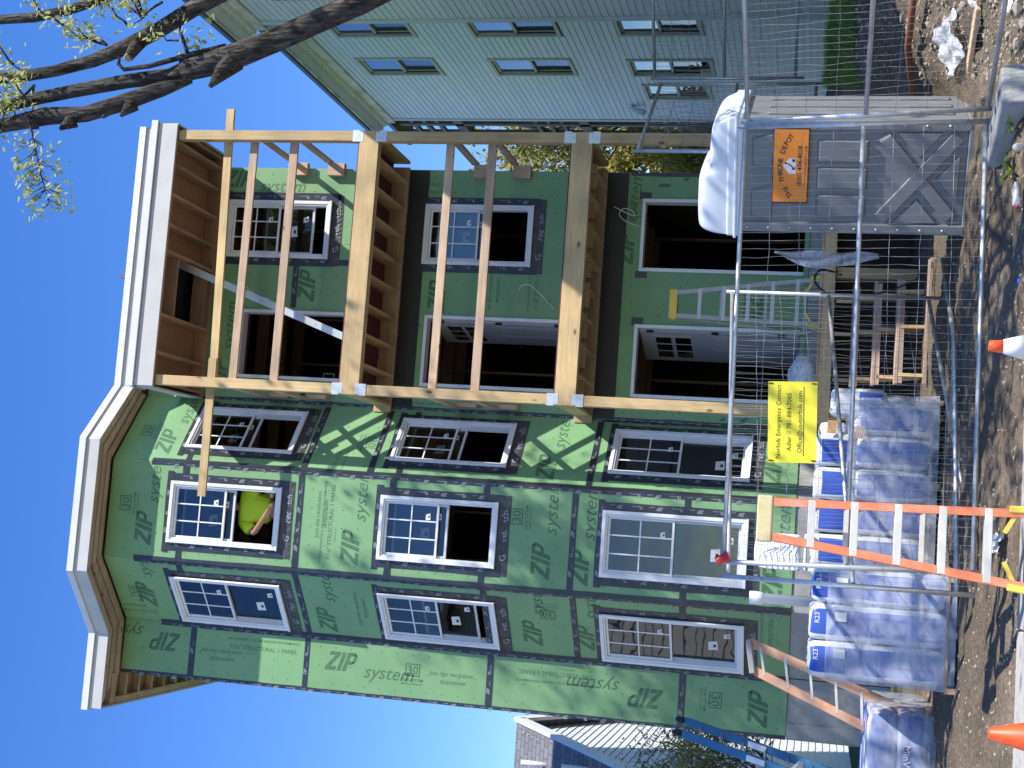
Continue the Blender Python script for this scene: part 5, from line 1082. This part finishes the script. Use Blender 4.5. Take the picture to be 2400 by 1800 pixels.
# white moulded chair back above the bags
ch = thing('plastic_chair', 'white moulded plastic chair behind the fence with ribbed back showing', 'chair', (-0.1, 15.6, 0.3))
cv = MB(); pts = []
for j in range(8):
    t = j / 7; z = 1.62 + 0.5 * t; w = 0.19 - (0.035 * max(0, t - 0.8) / 0.2)
    for i in range(7): s_ = i / 6 * 2 - 1; pts.append((-0.11 + s_ * w, 15.35 + 0.06 * (1 - s_ * s_) + 0.09 * t, z - (0.03 * abs(s_) ** 3 if j == 7 else 0)))
cv.add(pts, [(j * 7 + i, j * 7 + i + 1, (j + 1) * 7 + i + 1, (j + 1) * 7 + i) for j in range(7) for i in range(6)], 0, True); o = cv.build('backrest', M['vinyl'], ch); sd = o.modifiers.new('s', 'SOLIDIFY'); sd.thickness = 0.02
for i in range(6): MB().tube([(-0.27, 15.35, 1.70 + i * 0.07), (-0.11, 15.40 + i * 0.012, 1.70 + i * 0.07), (0.05, 15.35, 1.70 + i * 0.07)], 0.006, 6).build('rib', M['vinyl2'], ch)
MB().box(-0.32, 0.1, 15.4, 15.85, 1.55, 1.58).build('seat', M['vinyl'], ch, bevel=0.01)
for x in (-0.3, 0.06):
    for y in (15.42, 15.8): MB().box(x, x + 0.04, y, y + 0.04, 0.3, 1.55).build('leg', M['vinyl'], ch)
# cones
M['cone'] = mat('orange_cone', (0.75, 0.075, 0.012), (0.82, 0.1, 0.02), 4, 0.45)
M['retro'] = mat('reflective_sleeve', (0.62, 0.64, 0.68), (0.7, 0.72, 0.75), 9, 0.35)
c1 = thing('traffic_cone', 'traffic cone with white reflective sleeve and orange tip near the steps', 'cone', (1.262, 8.6, 0.05), 'traffic cones on the pavement')
MB().lathe((1.262, 8.6, 0.05), [(0.12, 0.03), (0.115, 0.06), (0.075, 0.26)], 24).build('body', M['cone'], c1)
MB().lathe((1.262, 8.6, 0.05), [(0.0765, 0.255), (0.043, 0.375)], 24).build('sleeve', M['retro'], c1); MB().lathe((1.262, 8.6, 0.05), [(0.041, 0.374), (0.033, 0.45), (0.028, 0.456), (0.02, 0.456)], 24).build('tip', M['cone'], c1)
MB().box(1.11, 1.41, 8.45, 8.75, 0.05, 0.08).build('base', M['black'], c1, bevel=0.01)
c2 = thing('traffic_cone', 'plain bright orange traffic cone at the left edge', 'cone', (-1.03, 8.6, 0.05), 'traffic cones on the pavement')
MB().lathe((-1.03, 8.6, 0.05), [(0.12, 0.03), (0.115, 0.05), (0.034, 0.375), (0.028, 0.38), (0.02, 0.38)], 24).build('body', M['cone'], c2); MB().box(-1.18, -0.88, 8.45, 8.75, 0.05, 0.08).build('base', M['cone'], c2, bevel=0.01)
# bag of rubbish on the deck edge, sheet draped beside it
bg_ = MB(); vs = []; R = rng(77)
for i in range(11):
    t = math.pi * i / 10
    for j in range(18):
        a = 2 * math.pi * j / 18; w = 1 + 0.22 * noise.noise((math.cos(a) * 2, math.sin(a) * 2, t * 2)) + 0.1 * noise.noise((math.cos(a) * 5, math.sin(a) * 5, t * 5)); vs.append((2.12 + 0.28 * math.sin(t) * math.cos(a) * w, 17.75 + 0.22 * math.sin(t) * math.sin(a) * w, 1.72 + 0.19 * math.cos(t) * w))
bg_.add(vs, [(i * 18 + j, i * 18 + (j + 1) % 18, (i + 1) * 18 + (j + 1) % 18, (i + 1) * 18 + j) for i in range(10) for j in range(18)], 0, True)
tag(bg_.build('rubbish_bag', M['filmw'], subd=1), 'crumpled white plastic bag lying on the porch deck', 'bag')
ds = MB(); vs = []
for j in range(9):
    for i in range(9): vs.append((2.3 + 0.6 * i / 8, 17.45 - 0.03 * math.sin(i * 1.9) - 0.02 * j / 8, 1.70 - 0.3 * j / 8 * (0.3 + 0.7 * i / 8) - 0.02 * i / 8))
# person in the top bay window
M['skin'] = mat('skin', (0.30, 0.155, 0.10), (0.34, 0.18, 0.12), 6, 0.55)
M['hivis'] = mat('hi_vis_shirt', (0.42, 0.62, 0.015), (0.5, 0.7, 0.03), 5, 0.7, bump=0.2, bscale=8)
M['trouser'] = mat('dark_trousers', (0.02, 0.022, 0.03), (0.035, 0.037, 0.045), 8, 0.85)
M['hair'] = mat('dark_hair', (0.015, 0.012, 0.01), (0.03, 0.025, 0.02), 20, 0.7)
def skin_mesh(name, joints, edges, m, parent=None, sub=2, root=0):
    me = bpy.data.meshes.new(name); me.from_pydata([j[0] for j in joints], edges, []); me.materials.append(m); o = link(name, me, parent)
    sk = o.modifiers.new('skin', 'SKIN'); me.skin_vertices
    if not me.skin_vertices: 
        bpy.context.view_layer.objects.active = o
    lay = me.skin_vertices[0].data
    for i, j in enumerate(joints): r = j[1]; lay[i].radius = r if isinstance(r, tuple) else (r, r); lay[i].use_root = (i == root)
    s = o.modifiers.new('sub', 'SUBSURF'); s.levels = sub; s.render_levels = sub
    return o
px, py, pz = -0.06, 18.72, 7.97
pe = thing('person', 'person in a bright yellow-green shirt leaning at the open top bay window', 'person', (px, py, pz))
KS = 1.12
def B(dx, dy, dz): return (px + dx * KS, py + dy, pz + dz * KS)
J = [(B(0, 0, .95), (0.15, 0.10)), (B(0, 0, 1.18), (0.14, 0.1)), (B(0, -.03, 1.38), (0.16, 0.11)), (B(0, -.05, 1.5), 0.06), (B(0, -.07, 1.58), (0.07, 0.085)), (B(0, -.06, 1.68), (0.075, 0.095)),
     (B(-.2, -.05, 1.42), 0.062), (B(-.33, -.16, 1.24), 0.05), (B(-.1, -.3, 1.06), 0.038), (B(0, -.33, .99), (0.042, 0.02)),
     (B(.2, -.05, 1.42), 0.062), (B(.26, -.16, 1.17), 0.047), (B(.2, -.3, 1.0), 0.036), (B(.15, -.33, .97), (0.04, 0.018)),
     (B(-.1, 0, .86), 0.09), (B(-.11, -.02, .48), 0.06), (B(-.11, 0, .09), 0.04), (B(-.11, -.14, .03), 0.035),
     (B(.1, 0, .86), 0.09), (B(.11, -.02, .48), 0.06), (B(.11, 0, .09), 0.04), (B(.11, -.14, .03), 0.035)]
Ed = [(0, 1), (1, 2), (2, 3), (3, 4), (4, 5), (2, 6), (6, 7), (7, 8), (8, 9), (2, 10), (10, 11), (11, 12), (12, 13), (0, 14), (14, 15), (15, 16), (16, 17), (0, 18), (18, 19), (19, 20), (20, 21)]
skin_mesh('body', J, Ed, M['skin'], pe)
sh_ = [(B(0, 0, 1.05), (0.24, 0.14)), (B(0, 0, 1.2), (0.24, 0.14)), (B(0, -.03, 1.40), (0.23, 0.14)), (B(0, -.04, 1.48), 0.1), (B(-.2, -.05, 1.42), 0.11), (B(-.30, -.14, 1.28), 0.1), (B(.2, -.05, 1.42), 0.11), (B(.25, -.13, 1.22), 0.09)]
skin_mesh('shirt', sh_, [(0, 1), (1, 2), (2, 3), (2, 4), (4, 5), (2, 6), (6, 7)], M['hivis'], pe)
tr_ = [(B(0, 0, .98), (0.165, 0.115)), (B(-.1, 0, .84), 0.105), (B(-.11, -.02, .48), 0.08), (B(-.11, 0, .1), 0.06), (B(.1, 0, .84), 0.105), (B(.11, -.02, .48), 0.08), (B(.11, 0, .1), 0.06)]
skin_mesh('trousers', tr_, [(0, 1), (1, 2), (2, 3), (0, 4), (4, 5), (5, 6)], M['trouser'], pe)
for h in (9, 13):
    hx, hy, hz = J[h][0]
    for i in range(5):
        f = (i - 2) * 0.017; ln = (0.05, 0.078, 0.085, 0.078, 0.062)[i]
        skin_mesh('finger', [((hx - 0.01, hy + f, hz), 0.0095), ((hx + ln * 0.55, hy + f * 1.3 - (0.02 if i == 0 else 0), hz - 0.004), 0.009), ((hx + ln, hy + f * 1.3 - (0.03 if i == 0 else 0), hz - 0.026), 0.008)], [(0, 1), (1, 2)], M['skin'], pe, 1)
hx, hy, hz = B(0, -.05, 1.66)
MB().lathe((hx, hy + 0.015, hz), [(0.098, 0), (0.104, 0.05), (0.09, 0.105), (0.05, 0.135), (0.01, 0.142)], 16).build('hair', M['hair'], pe)
MB().lathe((hx, hy - 0.105, hz - 0.04), [(0.018, 0), (0.014, 0.02), (0.006, 0.045)], 8).lathe((hx - 0.035, hy - 0.092, hz), [(0.004, -.006), (0.009, 0), (0.004, 0.006)], 8, 1).lathe((hx + 0.035, hy - 0.092, hz), [(0.004, -.006), (0.009, 0), (0.004, 0.006)], 8, 1).box(hx - 0.025, hx + 0.025, hy - 0.1, hy - 0.09, hz - 0.075, hz - 0.067, 2).build('face', [M['skin'], M['black'], M['red']], pe)
# loose electric wires looping from the walls
def wire(label, pts, m='vinyl', r=0.006):
    P = [Vector(p) for p in pts]; C_ = []
    for i in range(len(P) - 1):
        p0, p1, p2, p3 = P[max(0, i - 1)], P[i], P[i + 1], P[min(len(P) - 1, i + 2)]
        for k in range(6): t = k / 6; C_.append(0.5 * ((2 * p1) + (p2 - p0) * t + (2 * p0 - 5 * p1 + 4 * p2 - p3) * t * t + (3 * p1 - p0 - 3 * p2 + p3) * t ** 3))
    C_.append(P[-1]); tag(MB().tube(C_, r, 6).build('electric_wire', M[m]), label, 'wire', 'loose electric wires')
wire('white wire hanging between the middle window and door', [(3.1, 19.19, 5.3), (3.18, 19.15, 5.38), (3.3, 19.05, 5.5), (3.42, 19.02, 5.66), (3.4, 19.02, 5.78), (3.34, 19.03, 5.8)])
wire('white wire looped above the ground floor right door', [(4.35, 19.19, 4.13), (4.37, 19.12, 4.24), (4.42, 19.06, 4.36), (4.5, 19.05, 4.42), (4.58, 19.06, 4.36), (4.55, 19.07, 4.24), (4.48, 19.08, 4.22), (4.6, 19.05, 4.5)])
wire('pale wire hanging beside the top floor door', [(2.98, 19.19, 8.3), (3.05, 19.1, 8.35), (3.2, 19.08, 8.42), (3.34, 19.08, 8.36), (3.42, 19.15, 8.2)])
wire('pale wire end by the top floor door head', [(3.1, 19.19, 9.7), (3.15, 19.1, 9.9), (3.3, 19.06, 10.1), (3.42, 19.1, 10.16)])
wire('black hose hooped over the porch steps', [(3.35, 17.2, 1.3), (3.36, 17.0, 1.55), (3.2, 16.9, 1.62), (3.05, 16.9, 1.45), (3.0, 16.7, 1.1), (3.05, 16.6, 0.75), (3.2, 16.5, 0.4)], 'black', 0.014)
# ---------------------------------------------------------------- stones, weeds, litter
M['stone'] = mat('rubble_stone', (0.27, 0.22, 0.16), (0.38, 0.32, 0.245), 6, 0.9, c3=(0.24, 0.2, 0.16), bump=0.3, rand=0.0)
M['weed'] = leaf_mat('weed_leaf', (0.13, 0.2, 0.03), (0.26, 0.34, 0.07)); M['grassb'] = leaf_mat('grass_blade', (0.12, 0.22, 0.03), (0.26, 0.38, 0.08))
ICO = [(0, 0, 1), (.89, 0, .45), (.28, .85, .45), (-.72, .53, .45), (-.72, -.53, .45), (.28, -.85, .45), (.72, .53, -.45), (-.28, .85, -.45), (-.89, 0, -.45), (-.28, -.85, -.45), (.72, -.53, -.45), (0, 0, -1)]
ICF = [(0, 1, 2), (0, 2, 3), (0, 3, 4), (0, 4, 5), (0, 5, 1), (1, 6, 2), (2, 7, 3), (3, 8, 4), (4, 9, 5), (5, 10, 1), (6, 7, 2), (7, 8, 3), (8, 9, 4), (9, 10, 5), (10, 6, 1), (11, 7, 6), (11, 8, 7), (11, 9, 8), (11, 10, 9), (11, 6, 10)]
def rock(mb, x, y, s, R, flat=0.6, zoff=0.1):
    z = gh(x, y); a = R.uniform(0, 6.28); c, n = math.cos(a), math.sin(a); sx, sy, sz = s * R.uniform(.7, 1.3), s * R.uniform(.7, 1.1), s * flat * R.uniform(.7, 1.2); vs = []
    for p in ICO: k = R.uniform(.75, 1.15); X, Y, Z = p[0] * sx * k, p[1] * sy * k, p[2] * sz * k; vs.append((x + X * c - Y * n, y + X * n + Y * c, z + Z + s * zoff))
    mb.add(vs, ICF)
R = rng(31); g = MB()
for i in range(1500):
    x = R.uniform(-2.6, 4.6); y = 10.38 + (R.random() ** 1.5) * 5.0; rock(g, x, y, abs(R.gauss(0, 0.009)) + 0.004, R)
for i in range(2600):
    y = R.uniform(10.4, 16.5); x = R.uniform(0.34 * y, 0.44 * y + 0.3); rock(g, x, y, abs(R.gauss(0, 0.012)) + 0.004, R)
tag(g.build('gravel', M['stone']), 'small stones and crumbs of rubble strewn over the dirt', 'gravel', kind='stuff')
k = 0
BIG = [(4.05, 10.62, .11), (4.2, 10.7, .13), (4.4, 10.75, .1), (3.95, 10.8, .07), (4.3, 10.95, .09), (4.55, 10.6, .12), (4.15, 11.15, .06), (4.5, 11.1, .08), (4.7, 11.6, .07), (4.3, 11.9, .05), (4.9, 12.4, .08), (5.0, 13.0, .07), (5.2, 13.6, .09), (4.8, 12.0, .05), (5.5, 14.2, .08), (3.8, 10.55, .06), (4.62, 10.9, .07)]
for (x, y, s) in BIG: 
    mb = MB(); rock(mb, x, y, s * 0.75, R, 0.5, 0.12); tag(mb.build('rock', M['stone']), 'pale broken rock lying on the dug dirt bank at right', 'rock', 'pale rocks on the dirt bank')
# weeds by the fence foot
def weed(label, x, y, s, n, seed):
    R = rng(seed); t = thing('weed', label, 'plant', (x, y, gh(x, y)), 'weeds by the fence'); z = gh(x, y)
    for i in range(n):
        a = R.uniform(0, 6.28); l = s * R.uniform(.6, 1.2); d = Vector((math.cos(a), math.sin(a), R.uniform(.4, 1.2))).normalized(); p = Vector((x, y, z)); q = p + d * l * .6; e = q + Vector((d.x, d.y, d.z * .1 - .2)) * l * .5; w = Vector((-d.y, d.x, 0)).normalized() * l * .13
        MB().add([p, q - w, e, q + w], [(0, 1, 2, 3)]).build('leaf', M['weed'], t)
weed('leafy weed growing right beside the concrete fence foot', 3.33, 10.78, 0.2, 16, 1); weed('broad leafy weed between the two plastic bottles', 2.93, 10.72, 0.16, 22, 2)
# grass tuft along the top of the bank
gr = MB(); R = rng(44)
for i in range(7000):
    y = R.uniform(16.2, 18.6); x = R.uniform(0.335 * y, 0.45 * y); z = gh(x, y) - 0.01; a = R.uniform(0, 6.28); h = R.uniform(.05, .16); w = 0.008; dx, dy = math.cos(a) * w, math.sin(a) * w; lx, ly = R.uniform(-.05, .05), R.uniform(-.05, .05)
    gr.add([(x - dx, y - dy, z), (x + dx, y + dy, z), (x + lx, y + ly, z + h)], [(0, 1, 2)])
tag(gr.build('grass', M['grassb']), 'strip of green grass along the top of the bank', 'grass', kind='stuff')
MB_ = MB(); 
tag(MB().box(6.3, 9.0, 18.75, 18.95, 1.2, 1.62).build('step_wall', M['conc'], bevel=0.02), 'low concrete block wall at the foot of the grey house', 'wall')
# plastic bottles, cap, sheets, board, rusty pipe
M['pet'] = film('clear_bottle', (0.6, 0.62, 0.66), 0.5, 0.15)
for (x, y, a, lab) in ((2.62, 10.6, 0.2, 'clear plastic bottle with a red cap lying before the fence'), (3.08, 10.62, 1.3, 'short crushed clear bottle lying beside the weed')):
    t = thing('plastic_bottle', lab, 'bottle', (x, y, gh(x, y)), 'litter bottles'); ax = (math.cos(a), math.sin(a), 0.05); ln = 0.2 if a < 1 else 0.13
    MB().lathe((x, y, gh(x, y) + 0.035), [(0.02, 0), (0.034, 0.008), (0.034, ln * .3), (0.03, ln * .4), (0.034, ln * .5), (0.034, ln * .7), (0.012, ln * .95), (0.012, ln)], 14, axis=ax).build('body', M['pet'], t)
    MB().lathe(Vector((x, y, gh(x, y) + 0.035)) + Vector(ax) * (ln if a > 1 else -0.012), [(0.015, 0), (0.015, 0.018)], 10, axis=ax).build('cap', M['red'] if a < 1 else M['sticker'], t)
M['bluep'] = mat('blue_plastic', (0.03, 0.07, 0.55), (0.05, 0.1, 0.62), 5, 0.4)
tag(MB().lathe((2.05, 10.6, gh(2.05, 10.6)), [(0.022, 0), (0.024, 0.012), (0.02, 0.016)], 14).build('bottle_cap', M['bluep']), 'small blue bottle cap on the dirt before the fence', 'cap')
def crumple(name, label, cat, cx, cy, w, h, seed, m, rise=0.12, group=None):
    n = 12; vs = []
    for j in range(n):
        for i in range(n):
            x = cx + (i / (n - 1) - .5) * w + 0.05 * noise.noise((i * .6, j * .6, seed)); y = cy + (j / (n - 1) - .5) * h + 0.05 * noise.noise((i * .6, j * .6, seed + 5)); vs.append((x, y, gh(x, y) + 0.03 + rise * abs(noise.noise((i * .45 + seed, j * .45, 2))) + 0.04 * abs(noise.noise((i * 1.1, j * 1.1, seed)))))
    mb = MB(); mb.add(vs, [(j * n + i, j * n + i + 1, (j + 1) * n + i + 1, (j + 1) * n + i) for j in range(n - 1) for i in range(n - 1)], 0, True); tag(mb.build(name, M[m], subd=1), label, cat, group)
M['filmb'] = film('bright_film', (0.75, 0.77, 0.8), 0.85, 0.3)
crumple('plastic_sheet', 'large crumpled white plastic sheet on the bank at right edge', 'plastic sheet', 4.9, 11.75, 0.4, 0.5, 3, 'filmb', 0.18); crumple('plastic_sheet', 'grey translucent film scrap on the bank beside the toilet', 'plastic sheet', 4.75, 13.0, 0.42, 0.7, 6, 'filmw', 0.18)
crumple('plastic_sheet', 'small white plastic scrap among the pale rocks', 'plastic sheet', 4.32, 10.85, 0.2, 0.25, 8, 'filmb', 0.1)
crumple('paper_scrap', 'blue and white wrapper under the orange stepladder', 'litter', 0.1, 10.75, 0.14, 0.16, 9, 'bagw', 0.08)
M['rust'] = mat('rusty_iron', (0.16, 0.06, 0.03), (0.24, 0.1, 0.05), 9, 0.9)
tag(MB().tube([(5.6, 13.0, gh(5.6, 13.0) + .1), (5.1, 14.0, gh(5.1, 14.0) + .1), (4.75, 14.9, gh(4.75, 14.9) + .1)], 0.035, 8).build('rusty_pipe', M['rust']), 'rusty iron pipe sticking out of the dirt bank', 'pipe')
bz = gh(4.5, 12.0); tag(MB().bar((4.7, 11.85, gh(4.7, 11.85) + .06), (4.35, 12.45, gh(4.35, 12.45) + .07), 0.16, 0.04).build('plank', M['railx'], bevel=0.005), 'short tan board lying on the dirt bank', 'board')
for i, (a, b) in enumerate((((3.3, 15.9), (1.9, 16.1)), ((3.2, 15.3), (2.2, 15.5)), ((1.9, 13.2), (1.1, 13.0)), ((0.6, 12.6), (0.1, 12.5)))):
    tag(MB().bar((*a, gh(*a) + .04), (*b, gh(*b) + .05), 0.09, 0.03).build('scrap_board', M['tread']), 'scrap board lying on the dirt ' + ('just below the porch steps', 'a little nearer than the steps', 'behind the middle of the front fence', 'near the orange stepladder')[i], 'board', 'scrap boards')
fp = [(-0.3, 12.2), (0.8, 12.5), (2.0, 13.2), (3.0, 14.4)]
tag(MB().tube([(x, y, gh(x, y) + .05) for x, y in fp], 0.022, 8).build('loose_pipe', M['pipe']), 'loose galvanised pipe lying on the dirt behind the front fence', 'pipe')
